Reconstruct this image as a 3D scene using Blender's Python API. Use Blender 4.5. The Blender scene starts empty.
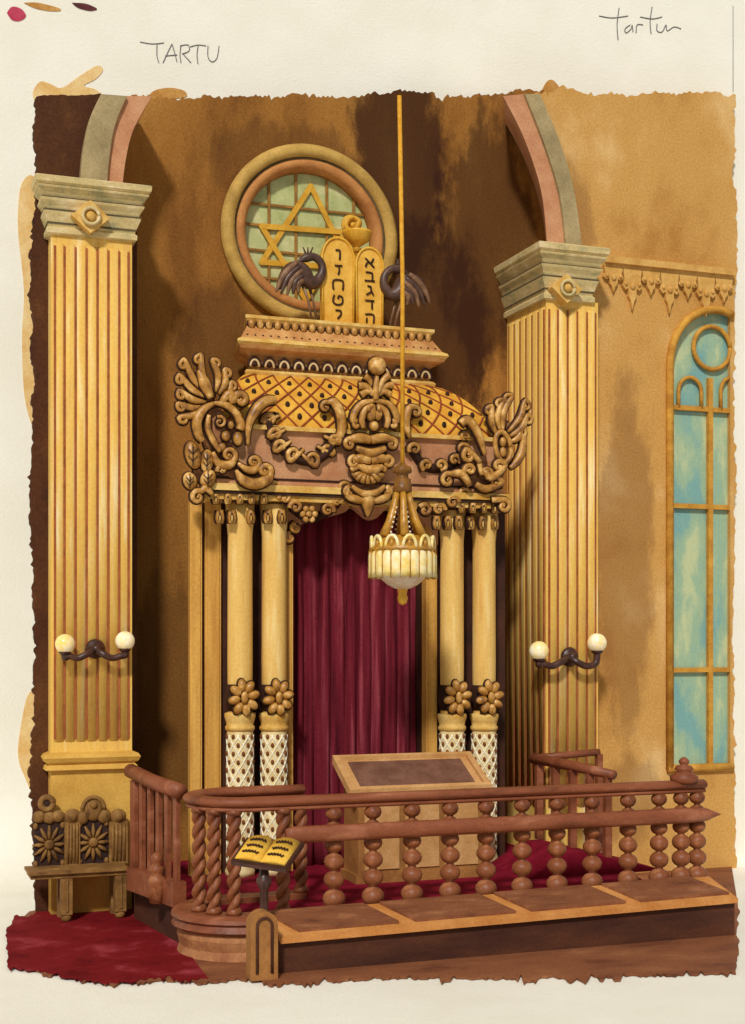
import bpy, math, random
from mathutils import Vector
from mathutils.geometry import tessellate_polygon
random.seed(7)
PI = math.pi
SC = bpy.context.scene
COL = SC.collection

# ------------------------------------------------------------------ camera
F = 1400.0; CX = 372.5; HY = 640.0; CZ = 2.2; YAW = math.radians(20)
fx, fy = math.sin(YAW), math.cos(YAW)
rx, ry = math.cos(YAW), -math.sin(YAW)
CAM = Vector((-14 * fx, -14 * fy, CZ))
cd = bpy.data.cameras.new('camera'); cam = bpy.data.objects.new('camera', cd); COL.objects.link(cam)
cam.location = CAM; cam.rotation_euler = (PI / 2, 0, -YAW)
cd.sensor_fit = 'VERTICAL'; cd.sensor_height = 24; cd.lens = F / 1024 * 24
cd.shift_y = (HY - 512) / 1024; cd.clip_end = 100
SC.camera = cam
SC.view_settings.view_transform = 'Standard'; SC.view_settings.look = 'None'
SC.view_settings.gamma = 1; SC.view_settings.use_curve_mapping = False
SC.view_settings.exposure = 0.0
# ------------------------------------------------------------------ world and sun
w = bpy.data.worlds.new('world'); SC.world = w; w.use_nodes = True
w.node_tree.nodes['Background'].inputs[0].default_value = (0.97, 0.95, 0.92, 1)
w.node_tree.nodes['Background'].inputs[1].default_value = 0.36
sd = bpy.data.lights.new('sun', 'SUN'); sun = bpy.data.objects.new('sun', sd); COL.objects.link(sun)
sd.energy = 2.65; sd.angle = math.radians(6); sd.color = (1.0, 0.975, 0.93)
sun.rotation_euler = Vector((-0.40, -0.70, 0.66)).to_track_quat('Z', 'Y').to_euler()
sun.location = (-6, -8, 8)

# ------------------------------------------------------------------ placing helpers
def ray(px, py):
    a = (px - CX) / F; b = (HY - py) / F
    return Vector((fx + a * rx, fy + a * ry, b))
def at(px, py, y):                 # point of the vertical plane y seen at this spot of the photo
    d = ray(px, py); return CAM + d * ((y - CAM.y) / d.y)
def atz(px, py, z):                # point of the level plane z seen at this spot of the photo
    d = ray(px, py); return CAM + d * ((z - CAM.z) / d.z)
def X(px, y): return at(px, HY, y).x
def Z(px, py, y): return at(px, py, y).z
def S(px, y): return ((y - CAM.y) / ray(px, HY).y) / F      # metres per pixel
def lin(c):
    return tuple(((v / 255) / 12.92 if v / 255 <= 0.04045 else ((v / 255 + 0.055) / 1.055) ** 2.4) for v in c) + (1,)

# ------------------------------------------------------------------ materials
def mat(name, cols, scale=3.0, stretch=(1, 1, 1), rough=0.75, bump=0.15, grain=0.10, contrast=0.25, metal=0, spec=0.3, emit=None):
    m = bpy.data.materials.new(name); m.use_nodes = True
    nt = m.node_tree; N = nt.nodes; L = nt.links; bs = N['Principled BSDF']
    tc = N.new('ShaderNodeTexCoord'); mp = N.new('ShaderNodeMapping'); mp.inputs['Scale'].default_value = stretch
    L.new(tc.outputs['Object'], mp.inputs['Vector'])
    n1 = N.new('ShaderNodeTexNoise'); n1.inputs['Scale'].default_value = scale; n1.inputs['Detail'].default_value = 5; n1.inputs['Roughness'].default_value = 0.6
    n1.inputs['Distortion'].default_value = 0.15
    L.new(mp.outputs[0], n1.inputs['Vector'])
    cr = N.new('ShaderNodeValToRGB'); cr.color_ramp.interpolation = 'EASE'
    k = len(cols); lo, hi = 0.5 - contrast, 0.5 + contrast
    els = cr.color_ramp.elements
    els[0].position = lo; els[0].color = lin(cols[0]); els[1].position = hi; els[1].color = lin(cols[-1])
    for i in range(1, k - 1):
        e = els.new(lo + (hi - lo) * i / (k - 1)); e.color = lin(cols[i])
    L.new(n1.outputs['Fac'], cr.inputs['Fac'])
    n2 = N.new('ShaderNodeTexNoise'); n2.inputs['Scale'].default_value = 45; n2.inputs['Detail'].default_value = 3
    L.new(tc.outputs['Object'], n2.inputs['Vector'])
    mx = N.new('ShaderNodeMix'); mx.data_type = 'RGBA'; mx.blend_type = 'OVERLAY'; mx.inputs[0].default_value = grain * 3
    L.new(cr.outputs['Color'], mx.inputs[6]); L.new(n2.outputs['Fac'], mx.inputs[7])
    L.new(mx.outputs[2], bs.inputs['Base Color'])
    bs.inputs['Roughness'].default_value = rough; bs.inputs['Metallic'].default_value = metal
    bs.inputs['Specular IOR Level'].default_value = spec
    if bump:
        b = N.new('ShaderNodeBump'); b.inputs['Strength'].default_value = bump; b.inputs['Distance'].default_value = 0.02
        L.new(n2.outputs['Fac'], b.inputs['Height']); L.new(b.outputs[0], bs.inputs['Normal'])
    if emit:
        bs.inputs['Emission Color'].default_value = lin(emit[0]); bs.inputs['Emission Strength'].default_value = emit[1]
    m['mixout'] = mx.name
    return m

def paint_shade(m, spots, col, nscale=2.5, dist=0.35):
    """shade painted into the wall colour as dark patches with noisy edges: spots = (x, z, rx, rz, strength) on the wall"""
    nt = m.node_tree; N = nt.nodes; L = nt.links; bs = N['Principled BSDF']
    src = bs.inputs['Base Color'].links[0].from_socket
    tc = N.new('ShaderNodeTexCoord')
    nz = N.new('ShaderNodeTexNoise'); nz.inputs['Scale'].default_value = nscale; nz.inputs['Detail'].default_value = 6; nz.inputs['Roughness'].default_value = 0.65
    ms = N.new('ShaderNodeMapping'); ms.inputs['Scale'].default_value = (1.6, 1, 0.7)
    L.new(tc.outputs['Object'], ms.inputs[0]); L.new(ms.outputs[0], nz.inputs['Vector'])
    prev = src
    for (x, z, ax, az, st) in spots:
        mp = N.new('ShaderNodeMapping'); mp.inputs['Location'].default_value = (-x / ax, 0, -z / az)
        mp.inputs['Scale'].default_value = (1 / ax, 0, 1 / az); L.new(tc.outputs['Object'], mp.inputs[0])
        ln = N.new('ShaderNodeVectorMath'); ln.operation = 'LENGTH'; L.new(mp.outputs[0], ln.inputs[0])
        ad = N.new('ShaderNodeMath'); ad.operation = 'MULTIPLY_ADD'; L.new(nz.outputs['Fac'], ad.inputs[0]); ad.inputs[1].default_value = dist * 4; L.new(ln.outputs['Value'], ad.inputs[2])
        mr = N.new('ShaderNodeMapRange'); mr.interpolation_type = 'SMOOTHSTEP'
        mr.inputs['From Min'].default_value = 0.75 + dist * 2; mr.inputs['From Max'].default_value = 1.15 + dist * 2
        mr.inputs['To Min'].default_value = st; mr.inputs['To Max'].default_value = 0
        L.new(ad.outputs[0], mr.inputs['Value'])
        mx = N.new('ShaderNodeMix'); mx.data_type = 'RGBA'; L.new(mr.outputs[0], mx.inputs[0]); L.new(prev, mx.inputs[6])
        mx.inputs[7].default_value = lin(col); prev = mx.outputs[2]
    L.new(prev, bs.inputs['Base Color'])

M = {}
M['paper'] = mat('watercolour_paper', [(236, 231, 214), (243, 239, 225)], 1.2, bump=0.25, grain=0.02, rough=0.9, spec=0.1)
M['niche'] = mat('niche_plaster', [(120, 76, 32), (154, 104, 46), (178, 128, 64)], 1.1, (1.3, 1, 0.45), grain=0.16, spec=0.1)
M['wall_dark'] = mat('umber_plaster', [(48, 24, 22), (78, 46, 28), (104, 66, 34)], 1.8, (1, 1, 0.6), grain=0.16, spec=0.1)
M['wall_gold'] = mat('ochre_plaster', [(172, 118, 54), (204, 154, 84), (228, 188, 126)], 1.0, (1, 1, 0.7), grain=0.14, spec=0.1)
M['pil'] = mat('pilaster_paint', [(212, 160, 94), (234, 188, 92), (248, 228, 174)], 3.2, (3.5, 3.5, 0.22), grain=0.08, spec=0.2)
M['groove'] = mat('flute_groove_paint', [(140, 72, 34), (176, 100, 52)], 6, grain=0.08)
M['capital'] = mat('capital_paint', [(158, 154, 112), (210, 186, 128), (238, 218, 172)], 4.5, (1, 1, 2.5), grain=0.10)
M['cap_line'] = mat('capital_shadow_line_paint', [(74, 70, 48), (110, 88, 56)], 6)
M['base_y'] = mat('pilaster_base_paint', [(198, 148, 62), (222, 176, 84)], 2.5)
M['arch_grey'] = mat('arch_grey_paint', [(140, 122, 84), (188, 166, 120)], 2.5)
M['arch_pink'] = mat('arch_pink_paint', [(184, 122, 84), (212, 158, 116)], 3)
M['ring1'] = mat('round_frame_outer_paint', [(168, 130, 60), (206, 166, 86)], 4)
M['ring2'] = mat('round_frame_inner_paint', [(166, 104, 52), (204, 142, 78)], 4)
M['glass'] = mat('pale_green_glass', [(148, 158, 92), (186, 190, 128), (222, 212, 158)], 5, rough=0.15, bump=0.03, grain=0.05, spec=0.5)
M['glass2'] = mat('aqua_window_glass', [(124, 170, 164), (156, 184, 152), (194, 202, 154)], 1.6, (1.6, 2, 0.6), rough=0.15, bump=0.03, grain=0.05, spec=0.5, contrast=0.12)
M['mullion'] = mat('window_frame_paint', [(176, 118, 38), (214, 158, 62)], 7)
M['muntin'] = mat('round_window_bar_paint', [(136, 92, 36), (168, 120, 50)], 7)
M['star'] = mat('gilded_star', [(196, 142, 30), (224, 172, 58)], 7, rough=0.5)
M['gold'] = mat('bright_gilding', [(210, 150, 36), (240, 188, 70)], 5, rough=0.45)
M['tablet'] = mat('tablet_gilding', [(214, 152, 44), (240, 190, 84)], 5, rough=0.5)
M['ink'] = mat('dark_lettering_paint', [(52, 28, 12), (70, 38, 16)], 8, bump=0)
M['orn'] = mat('carved_gilt_wood', [(132, 84, 30), (182, 128, 50), (228, 180, 104)], 8, grain=0.10, rough=0.42, spec=0.6, contrast=0.17)
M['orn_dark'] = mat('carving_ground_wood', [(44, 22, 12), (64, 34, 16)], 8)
M['pink'] = mat('rose_painted_wood', [(176, 116, 76), (210, 156, 112)], 3)
M['trimgold'] = mat('gilt_moulding', [(200, 146, 54), (236, 200, 120)], 6)
M['orn_mid'] = mat('carving_rose_fill', [(136, 84, 50), (180, 124, 78)], 5)
M['crownp'] = mat('crown_cornice_wood', [(176, 114, 58), (216, 162, 98)], 5)
M['lattice_g'] = mat('lattice_gold_ground', [(206, 140, 36), (238, 182, 66)], 5)
M['lattice_l'] = mat('lattice_line_paint', [(134, 56, 24), (160, 78, 34)], 7)
M['arcpale'] = mat('arcade_pale_paint', [(206, 168, 112), (232, 204, 156)], 6)
M['column'] = mat('ark_column_paint', [(206, 152, 76), (228, 184, 100), (242, 216, 150)], 2.4, (4, 4, 0.4), grain=0.08)
M['strip'] = mat('ark_board_paint', [(186, 130, 56), (222, 172, 84)], 2.4, (4, 4, 0.3))
M['drum'] = mat('lattice_drum_cream', [(206, 176, 112), (236, 216, 164)], 6)
M['drum_l'] = mat('drum_lattice_white', [(240, 230, 196), (250, 244, 220)], 6)
M['drum_d'] = mat('drum_lattice_hole', [(104, 56, 24), (134, 78, 36)], 6)
M['arkdark'] = mat('ark_inner_wood', [(50, 24, 14), (78, 42, 24)], 3)
M['curtain'] = mat('crimson_velvet', [(70, 16, 26), (110, 30, 42), (152, 68, 78)], 2.0, (5, 5, 0.25), rough=0.9, grain=0.12, contrast=0.2, spec=0.1)
M['rail'] = mat('mahogany_rail', [(98, 50, 30), (134, 74, 46), (166, 104, 74)], 2, (1, 3, 3), rough=0.5, grain=0.1)
M['bead'] = mat('mahogany_turned', [(94, 48, 28), (136, 78, 46), (182, 120, 80)], 5, rough=0.45, grain=0.1)
M['curb'] = mat('curb_wood', [(140, 84, 50), (192, 136, 88)], 4)
M['lid'] = mat('book_rest_wood', [(92, 50, 28), (128, 76, 46), (156, 102, 66)], 3, (1, 3, 3))
M['lip'] = mat('orange_wood_edge', [(186, 118, 54), (212, 148, 82)], 4)
M['panel'] = mat('dark_front_wood', [(58, 28, 18), (88, 48, 28)], 2.5, (0.6, 1, 3))
M['floor'] = mat('brown_floorboards', [(92, 46, 28), (134, 80, 48), (160, 104, 66)], 1.8, (0.7, 1.6, 1))
M['carpet'] = mat('crimson_carpet', [(104, 14, 30), (136, 28, 48)], 5, rough=0.95, grain=0.12, spec=0.05)
M['carpet2'] = mat('red_hall_carpet', [(92, 14, 18), (118, 24, 28), (156, 60, 68)], 2.1, rough=0.95, grain=0.12, contrast=0.22, spec=0.05)
M['iron'] = mat('dark_bronze', [(46, 24, 20), (84, 48, 36)], 12, rough=0.4, spec=0.5)
M['bird'] = mat('dark_bronze_bird', [(56, 34, 26), (98, 66, 50)], 14, rough=0.45, spec=0.5)
M['feather'] = mat('bronze_feather', [(104, 72, 50), (150, 112, 80)], 14, rough=0.45)
M['globe'] = mat('opal_globe', [(246, 206, 90), (255, 250, 232)], 9, rough=0.2, bump=0, spec=0.6, emit=((255, 225, 150), 0.12))
M['bench'] = mat('bench_oak', [(86, 56, 24), (132, 94, 46), (168, 128, 72)], 7, grain=0.12)
M['bench_d'] = mat('bench_carved_ground', [(40, 22, 20), (60, 36, 30)], 8)
M['desk'] = mat('reading_desk_wood', [(128, 82, 38), (172, 118, 62)], 3)
M['desktop'] = mat('reading_desk_tray', [(98, 60, 44), (132, 92, 72)], 4)
M['deskrim'] = mat('reading_desk_rim', [(184, 132, 74), (212, 164, 108)], 4)
M['page'] = mat('yellowed_page', [(232, 174, 50), (246, 200, 84)], 6, bump=0.05)
M['brass'] = mat('lamp_brass', [(156, 104, 24), (206, 150, 48)], 10, rough=0.35, spec=0.6)
M['brassd'] = mat('lamp_aged_brass', [(104, 64, 22), (146, 98, 36)], 10, rough=0.4)
M['cord'] = mat('gilt_cord', [(206, 140, 26), (228, 170, 52)], 20)
M['lampw'] = mat('milk_glass', [(226, 196, 158), (246, 236, 214)], 9, rough=0.2, spec=0.6)
M['lampy'] = mat('amber_ribbed_glass', [(240, 206, 96), (252, 240, 196)], 9, rough=0.2, spec=0.6)
M['pencil'] = mat('pencil_graphite', [(104, 102, 104), (130, 128, 130)], 30, bump=0)
M['lace'] = mat('cornice_lace_paint', [(196, 142, 66), (224, 178, 100)], 6)
M['daub_o'] = mat('ochre_paint_dab', [(176, 118, 44), (206, 156, 84)], 8, bump=0.05)
M['daub_p'] = mat('pale_ochre_wash', [(216, 168, 92), (236, 208, 150)], 3, bump=0.05)
M['daub_r'] = mat('rose_paint_dab', [(176, 40, 72), (196, 70, 96)], 8, bump=0.05)
M['daub_d'] = mat('umber_paint_dab', [(70, 22, 28), (104, 44, 40)], 8, bump=0.05)

# ------------------------------------------------------------------ mesh builder
OFF = {}
class MB:
    def __init__(s): s.v = []; s.f = []; s.m = []; s.sm = []
    def add(s, vs, fs, mi=0, smooth=False):
        b = len(s.v); s.v += [Vector(v) for v in vs]
        for f in fs: s.f.append([b + i for i in f]); s.m.append(mi); s.sm.append(smooth)
        return s
    def box(s, a, b, mi=0):
        x0, x1 = sorted((a[0], b[0])); y0, y1 = sorted((a[1], b[1])); z0, z1 = sorted((a[2], b[2]))
        v = [(x0, y0, z0), (x1, y0, z0), (x1, y1, z0), (x0, y1, z0), (x0, y0, z1), (x1, y0, z1), (x1, y1, z1), (x0, y1, z1)]
        return s.add(v, [(0, 3, 2, 1), (4, 5, 6, 7), (0, 1, 5, 4), (1, 2, 6, 5), (2, 3, 7, 6), (3, 0, 4, 7)], mi)
    def slab(s, loops, d, mi=0):          # first loop = outline, rest = holes; points 3D; extruded by vector d
        d = Vector(d); loops = [[Vector(p) for p in l] for l in loops]
        tris = tessellate_polygon(loops); flat = [p for l in loops for p in l]; n = len(flat)
        vs = flat + [p + d for p in flat]; fs = [tuple(t) for t in tris] + [tuple(i + n for i in reversed(t)) for t in tris]
        o = 0
        for l in loops:
            k = len(l)
            for i in range(k):
                j = (i + 1) % k; fs.append((o + i, o + j, o + j + n, o + i + n))
            o += k
        return s.add(vs, fs, mi)
    def tube(s, pts, rad, seg=8, mi=0, flat=None, cap=True):
        pts = [Vector(p) for p in pts]; n = len(pts)
        if not hasattr(rad, '__len__'): rad = [rad] * n
        vs = []; fs = []; prev = None
        for i, p in enumerate(pts):
            t = (pts[min(i + 1, n - 1)] - pts[max(i - 1, 0)])
            t = t.normalized() if t.length > 1e-9 else Vector((0, 0, 1))
            if prev is None:
                a = Vector((0, 1, 0)) if abs(t.y) < 0.9 else Vector((1, 0, 0))
                u = (a - t * a.dot(t)).normalized()
            else:
                u = prev - t * prev.dot(t); u = u.normalized() if u.length > 1e-6 else prev
            prev = u; v = t.cross(u)
            for k in range(seg):
                a = 2 * PI * k / seg; o = (u * math.cos(a) * (flat or 1) + v * math.sin(a)) * rad[i]
                vs.append(p + o)
        for i in range(n - 1):
            for k in range(seg):
                k2 = (k + 1) % seg; fs.append((i * seg + k, i * seg + k2, (i + 1) * seg + k2, (i + 1) * seg + k))
        if cap: fs.append(tuple(range(seg - 1, -1, -1))); fs.append(tuple((n - 1) * seg + k for k in range(seg)))
        return s.add(vs, fs, mi, True)
    def ell(s, c, r, seg=14, rings=8, mi=0, rot=0.0):       # ellipsoid, rot about y
        if not hasattr(r, '__len__'): r = (r, r, r)
        c = Vector(c); vs = []; fs = []; ca, sa = math.cos(rot), math.sin(rot)
        def P(x, y, z): return c + Vector((x * ca - z * sa, y, x * sa + z * ca))
        vs.append(P(0, 0, -r[2]))
        for i in range(1, rings):
            th = -PI / 2 + PI * i / rings
            for k in range(seg):
                a = 2 * PI * k / seg; vs.append(P(r[0] * math.cos(th) * math.cos(a), r[1] * math.cos(th) * math.sin(a), r[2] * math.sin(th)))
        vs.append(P(0, 0, r[2])); e = len(vs) - 1
        for k in range(seg):
            k2 = (k + 1) % seg; fs.append((0, 1 + k2, 1 + k)); b = 1 + (rings - 2) * seg; fs.append((e, b + k, b + k2))
        for i in range(rings - 2):
            for k in range(seg):
                k2 = (k + 1) % seg; a = 1 + i * seg; fs.append((a + k, a + k2, a + seg + k2, a + seg + k))
        return s.add(vs, fs, mi, True)
    def lathe(s, c, prof, seg=24, mi=0, smooth=True, wob=None):  # prof [(r,z)]
        c = Vector(c); vs = []; fs = []
        for (r, z) in prof:
            for k in range(seg):
                a = 2 * PI * k / seg; rr = r * (wob(a, z) if wob else 1); vs.append(c + Vector((rr * math.cos(a), rr * math.sin(a), z)))
        n = len(prof)
        for i in range(n - 1):
            for k in range(seg):
                k2 = (k + 1) % seg; fs.append((i * seg + k, i * seg + k2, (i + 1) * seg + k2, (i + 1) * seg + k))
        fs.append(tuple(range(seg - 1, -1, -1))); fs.append(tuple((n - 1) * seg + k for k in range(seg)))
        return s.add(vs, fs, mi, smooth)
    def loft(s, rings, mi=0, smooth=False, cap=True):
        n = len(rings[0]); vs = [p for r in rings for p in r]; fs = []
        for i in range(len(rings) - 1):
            for k in range(n):
                k2 = (k + 1) % n; fs.append((i * n + k, i * n + k2, (i + 1) * n + k2, (i + 1) * n + k))
        if cap: fs.append(tuple(range(n - 1, -1, -1))); fs.append(tuple((len(rings) - 1) * n + k for k in range(n)))
        return s.add(vs, fs, mi, smooth)
    def build(s, name, mats, parent=None, loc=None):
        if not isinstance(mats, (list, tuple)): mats = [mats]
        me = bpy.data.meshes.new(name)
        if parent is not None: off = OFF[parent.name]
        elif loc is not None: off = Vector(loc)
        else:
            xs = [v.x for v in s.v]; ys = [v.y for v in s.v]
            off = Vector(((min(xs) + max(xs)) / 2, (min(ys) + max(ys)) / 2, min(v.z for v in s.v)))
        me.from_pydata([tuple(v - off) for v in s.v], [], s.f)
        for m in mats: me.materials.append(M[m])
        for p, mi, sm in zip(me.polygons, s.m, s.sm): p.material_index = mi; p.use_smooth = sm
        me.update()
        import bmesh
        bm = bmesh.new(); bm.from_mesh(me); bmesh.ops.recalc_face_normals(bm, faces=bm.faces); bm.to_mesh(me); bm.free()
        o = bpy.data.objects.new(name, me); COL.objects.link(o); OFF[o.name] = off
        if parent is not None: o.parent = parent
        else: o.location = off
        return o

def tag(o, label=None, cat=None, group=None, kind=None):
    if label: o['label'] = label
    if cat: o['category'] = cat
    if group: o['group'] = group
    if kind: o['kind'] = kind
    return o
def thing(name, loc, label, cat, group=None, kind=None):
    o = bpy.data.objects.new(name, None); COL.objects.link(o); o.location = loc; OFF[o.name] = Vector(loc)
    o.empty_display_size = 0.1
    return tag(o, label, cat, group, kind)
def inst(src, parent, world):      # a copy of a part at another place on the same thing
    c = src.copy(); COL.objects.link(c); c.parent = parent; c.location = Vector(world) - OFF[parent.name]
    return c

def smooth_path(P, n=6):           # Catmull-Rom
    P = [tuple(p) for p in P]
    if len(P) < 3: return P
    Q = [P[0]] + P + [P[-1]]; out = []
    for i in range(1, len(Q) - 2):
        for j in range(n):
            t = j / n; a, b, c, d = Q[i - 1], Q[i], Q[i + 1], Q[i + 2]
            out.append(tuple(0.5 * (2 * b[k] + (c[k] - a[k]) * t + (2 * a[k] - 5 * b[k] + 4 * c[k] - d[k]) * t * t + (3 * b[k] - a[k] - 3 * c[k] + d[k]) * t ** 3) for k in range(len(b))))
    out.append(P[-1]); return out
def rag(pts, amp, step, seed=0):   # ragged brush edge between photo points
    r = random.Random(seed); out = []; k0 = 0; step = step * .32
    for i in range(len(pts) - 1):
        a, b = pts[i], pts[i + 1]; L = math.hypot(b[0] - a[0], b[1] - a[1]); n = max(1, int(L / step))
        for j in range(n):
            t = j / n; nx, ny = -(b[1] - a[1]) / L, (b[0] - a[0]) / L
            if (i or j):
                if r.random() < .22: k0 = r.uniform(-amp, amp)
                k = k0 * .8 + r.uniform(-amp, amp) * .35 + (r.choice((-1, 1)) * amp * .7 if r.random() < .12 else 0)
            else: k = 0
            out.append((a[0] + (b[0] - a[0]) * t + nx * k, a[1] + (b[1] - a[1]) * t + ny * k))
    out.append(pts[-1]); return out

ZL = -0.30       # hall floor
NW = 0.62        # niche wall face

# ================================================================== THE SETTING
# --- sheet of paper that stands behind and lies under the room
def paper_y(x): return 0.14 + (4.3 - x) * 0.245
mb = MB(); prof = []
for t in range(11): a = PI / 2 * t / 10; prof.append((1 - math.sin(a), 1 - math.cos(a)))
PZ = ZL - 0.02; rows = [(0.0, 14.0)] + [(p[0], p[1], 1) for p in reversed(prof)] + [(20.0, PZ)]
nrm = Vector((-0.238, -0.971, 0)); vs = []
for row in rows:
    for x in (-16.0, 5.4):
        d, z = row[0], row[1]; cr_r = .02 + .11 * (5.6 - x)
        if len(row) == 3: d, z = d * cr_r, PZ + z * cr_r
        vs.append(Vector((x, paper_y(x), z)) + nrm * d)
mb.add(vs, [(2 * i, 2 * i + 1, 2 * i + 3, 2 * i + 2) for i in range(len(rows) - 1)], 0, True)
tag(mb.build('wall_backdrop', 'paper', loc=(0, 0, 0)), 'cream textured watercolour paper surrounding the interior on all sides', 'paper', kind='structure')
def paper_at(px, py, lift=0.004):
    d = ray(px, py); p0 = Vector((4.3, 0.14, 0)); n = Vector((-0.245, -1, 0)).normalized()
    t = (p0 - CAM).dot(n) / d.dot(n); return CAM + d * t + n * lift

# --- hall floor
fr = rag([(738, 905), (739, 940), (736, 974), (600, 978), (480, 979), (380, 976), (290, 984), (258, 980), (206, 981), (120, 983), (40, 972), (14, 962)], 3.2, 9, 3)
pts = [atz(px, py, ZL) for px, py in fr] + [atz(22, 918, ZL), Vector((X(30, 0), 0.05, ZL)), Vector((X(137, 0), 0.6, ZL)), Vector((X(560, .6), 0.6, ZL)), Vector((4.25, 0.05, ZL))]
tag(MB().slab([pts], (0, 0, -0.014)).build('floor', 'floor'), 'brown wooden hall floor with a ragged front edge', 'floor', kind='structure')
# red carpet of the hall
fr = rag([(208, 978), (160, 977), (110, 981), (60, 975), (8, 966), (6, 930), (14, 916), (34, 914)], 3.0, 8, 11)
pts = [atz(px, py, ZL + 0.006) for px, py in fr] + [Vector((X(36, -.02), -0.02, ZL + .006)), Vector((X(146, -.25), -0.05, ZL + .006)), atz(150, 912, ZL + .006), atz(183, 945, ZL + .006)]
tag(MB().slab([pts], (0, 0, -0.006)).build('carpet', 'carpet2'), 'dark red hall carpet under the carved bench with faded patches', 'carpet')

# --- niche wall with the hole for the round window
RC = at(309, 237, NW); RAD = 0.90
top = rag([(118, 97), (180, 97), (240, 94), (330, 97), (400, 92), (450, 97), (520, 92), (560, 97)], 3.5, 7, 5)
outl = [at(px, py, NW) for px, py in top] + [Vector((X(560, NW), NW, ZL)), Vector((X(118, NW), NW, ZL))]
hole = [RC + Vector((1.02 * 0.70 * math.cos(2 * PI * k / 56), 0, 0.70 * math.sin(2 * PI * k / 56))) for k in range(56)]
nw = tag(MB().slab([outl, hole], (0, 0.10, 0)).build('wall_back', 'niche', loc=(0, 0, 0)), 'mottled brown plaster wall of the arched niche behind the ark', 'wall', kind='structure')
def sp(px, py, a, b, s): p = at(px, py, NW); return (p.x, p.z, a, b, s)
paint_shade(M['niche'], [sp(398, 140, 0.5, 1.7, .85), sp(425, 330, 0.9, 1.1, .8), sp(490, 250, 0.6, 1.6, .7), sp(290, 165, .8, .45, .4), sp(165, 700, .5, 1.3, .45), sp(215, 345, .45, .7, .5)], (52, 26, 16))  # shade around the ark and round window, painted into the plaster colour

# --- left wall, in front of the niche
tl = rag([(36, 905), (30, 780), (36, 640), (30, 500), (34, 380), (30, 250), (38, 165), (34, 128), (36, 97)], 2.2, 9, 9)
tt = rag([(36, 97), (50, 94), (76, 95), (101, 93)], 1.5, 8, 2)
outl = [at(px, py, 0) for px, py in tl[:-1]] + [at(px, py, 0) for px, py in tt] + [at(px, py, 0) for px, py in [(94, 125), (88, 155), (86, 190), (137, 192)]] + \
    [Vector((X(137, 0), 0, ZL)), Vector((X(36, 0), 0, ZL))]
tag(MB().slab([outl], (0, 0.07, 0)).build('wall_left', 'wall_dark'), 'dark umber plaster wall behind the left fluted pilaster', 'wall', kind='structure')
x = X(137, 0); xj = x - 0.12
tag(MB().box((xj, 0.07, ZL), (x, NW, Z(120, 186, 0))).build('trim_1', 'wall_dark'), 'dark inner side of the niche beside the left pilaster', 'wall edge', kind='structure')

# --- right wall with the arched window
WL, WR = X(668, 0), X(668, 0) + 1.34 * 1.0
wxc = X(712, 0) + 0.03; whw = wxc - WL; wzs = Z(690, 368, 0); wzb = Z(690, 768, 0)
wedge_r = rag([(737, 905), (735, 780), (733, 640), (736, 500), (733, 380), (737, 250), (734, 170), (736, 95)], 2.0, 12, 21)
wedge_t = rag([(736, 95), (700, 93), (640, 94), (596, 96), (560, 86), (548, 96), (532, 95)], 3, 8, 22)
outl = [at(px, py, 0) for px, py in wedge_r[:-1]] + [at(px, py, 0) for px, py in wedge_t] + \
    [at(px, py, 0) for px, py in [(553, 130), (566, 165), (574, 200), (578, 250)]] + [Vector((X(598, -.3) + .004, 0, Z(600, 270, 0))), Vector((X(598, -.3) + .004, 0, ZL))]
# keep the window open towards the ragged right end of the wall
xe = X(733, 0)
arch = []
for k in range(0, 25):
    a = PI - PI * k / 24; xx = wxc + whw * math.cos(a)
    if xx < xe - 0.035: arch.append((xx, wzs + whw * 1.12 * math.sin(a)))
arch = [(wxc - whw, wzb)] + arch + [(xe - 0.035, wzs + whw * 1.12 * math.sqrt(max(0, 1 - ((xe - 0.035 - wxc) / whw) ** 2))), (xe - 0.035, wzb)]
hole = [Vector((a, 0, b)) for a, b in arch]
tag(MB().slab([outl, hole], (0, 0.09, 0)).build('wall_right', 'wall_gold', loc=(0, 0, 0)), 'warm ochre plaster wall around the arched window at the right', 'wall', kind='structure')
p1 = at(625, 560, 0); p2 = at(560, 240, 0); p3 = at(630, 800, 0)
paint_shade(M['wall_gold'], [(p1.x, p1.z, .35, 1.9, .45), (p2.x, p2.z, .4, .9, .4), (p3.x, p3.z, .4, .5, .4)], (112, 70, 44))  # painted shade on the ochre wall beside the right pier

# the window itself
win = thing('window_1', (wxc, 0.04, wzb), 'tall arched window with aqua panes in the right wall', 'window', kind='structure')
mb = MB()
op = arch; inn = []
cx0 = (op[0][0] + op[-1][0]) / 2
fw = 0.055
path = [Vector((a + 0.01, -0.02, b)) for a, b in op[1:-1]]
path = [Vector((op[0][0] + .01, -0.02, wzb))] + path
mb.tube(path, 0.045, 8)
mb.tube([Vector((op[0][0] - .02, -0.02, wzb)), Vector((xe - .02, -0.02, wzb))], 0.045, 8)
mb.build('window_frame', 'mullion', win)
mb = MB()
vm = X(711, 0)
mb.box((vm - .028, -.0, wzb), (vm + .028, .05, Z(712, 378, 0)))
for py in (408, 506, 670):
    z = Z(690, py, 0); mb.box((WL, .004, z - .026), (xe - .03, .048, z + .026))
cc = at(712, 348, .02); R = 0.235
mb.tube([cc + Vector((R * math.cos(a), 0, R * math.sin(a))) for a in [PI * .02 + 2 * PI * k / 28 for k in range(29)] if True], .026, 8)
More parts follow.
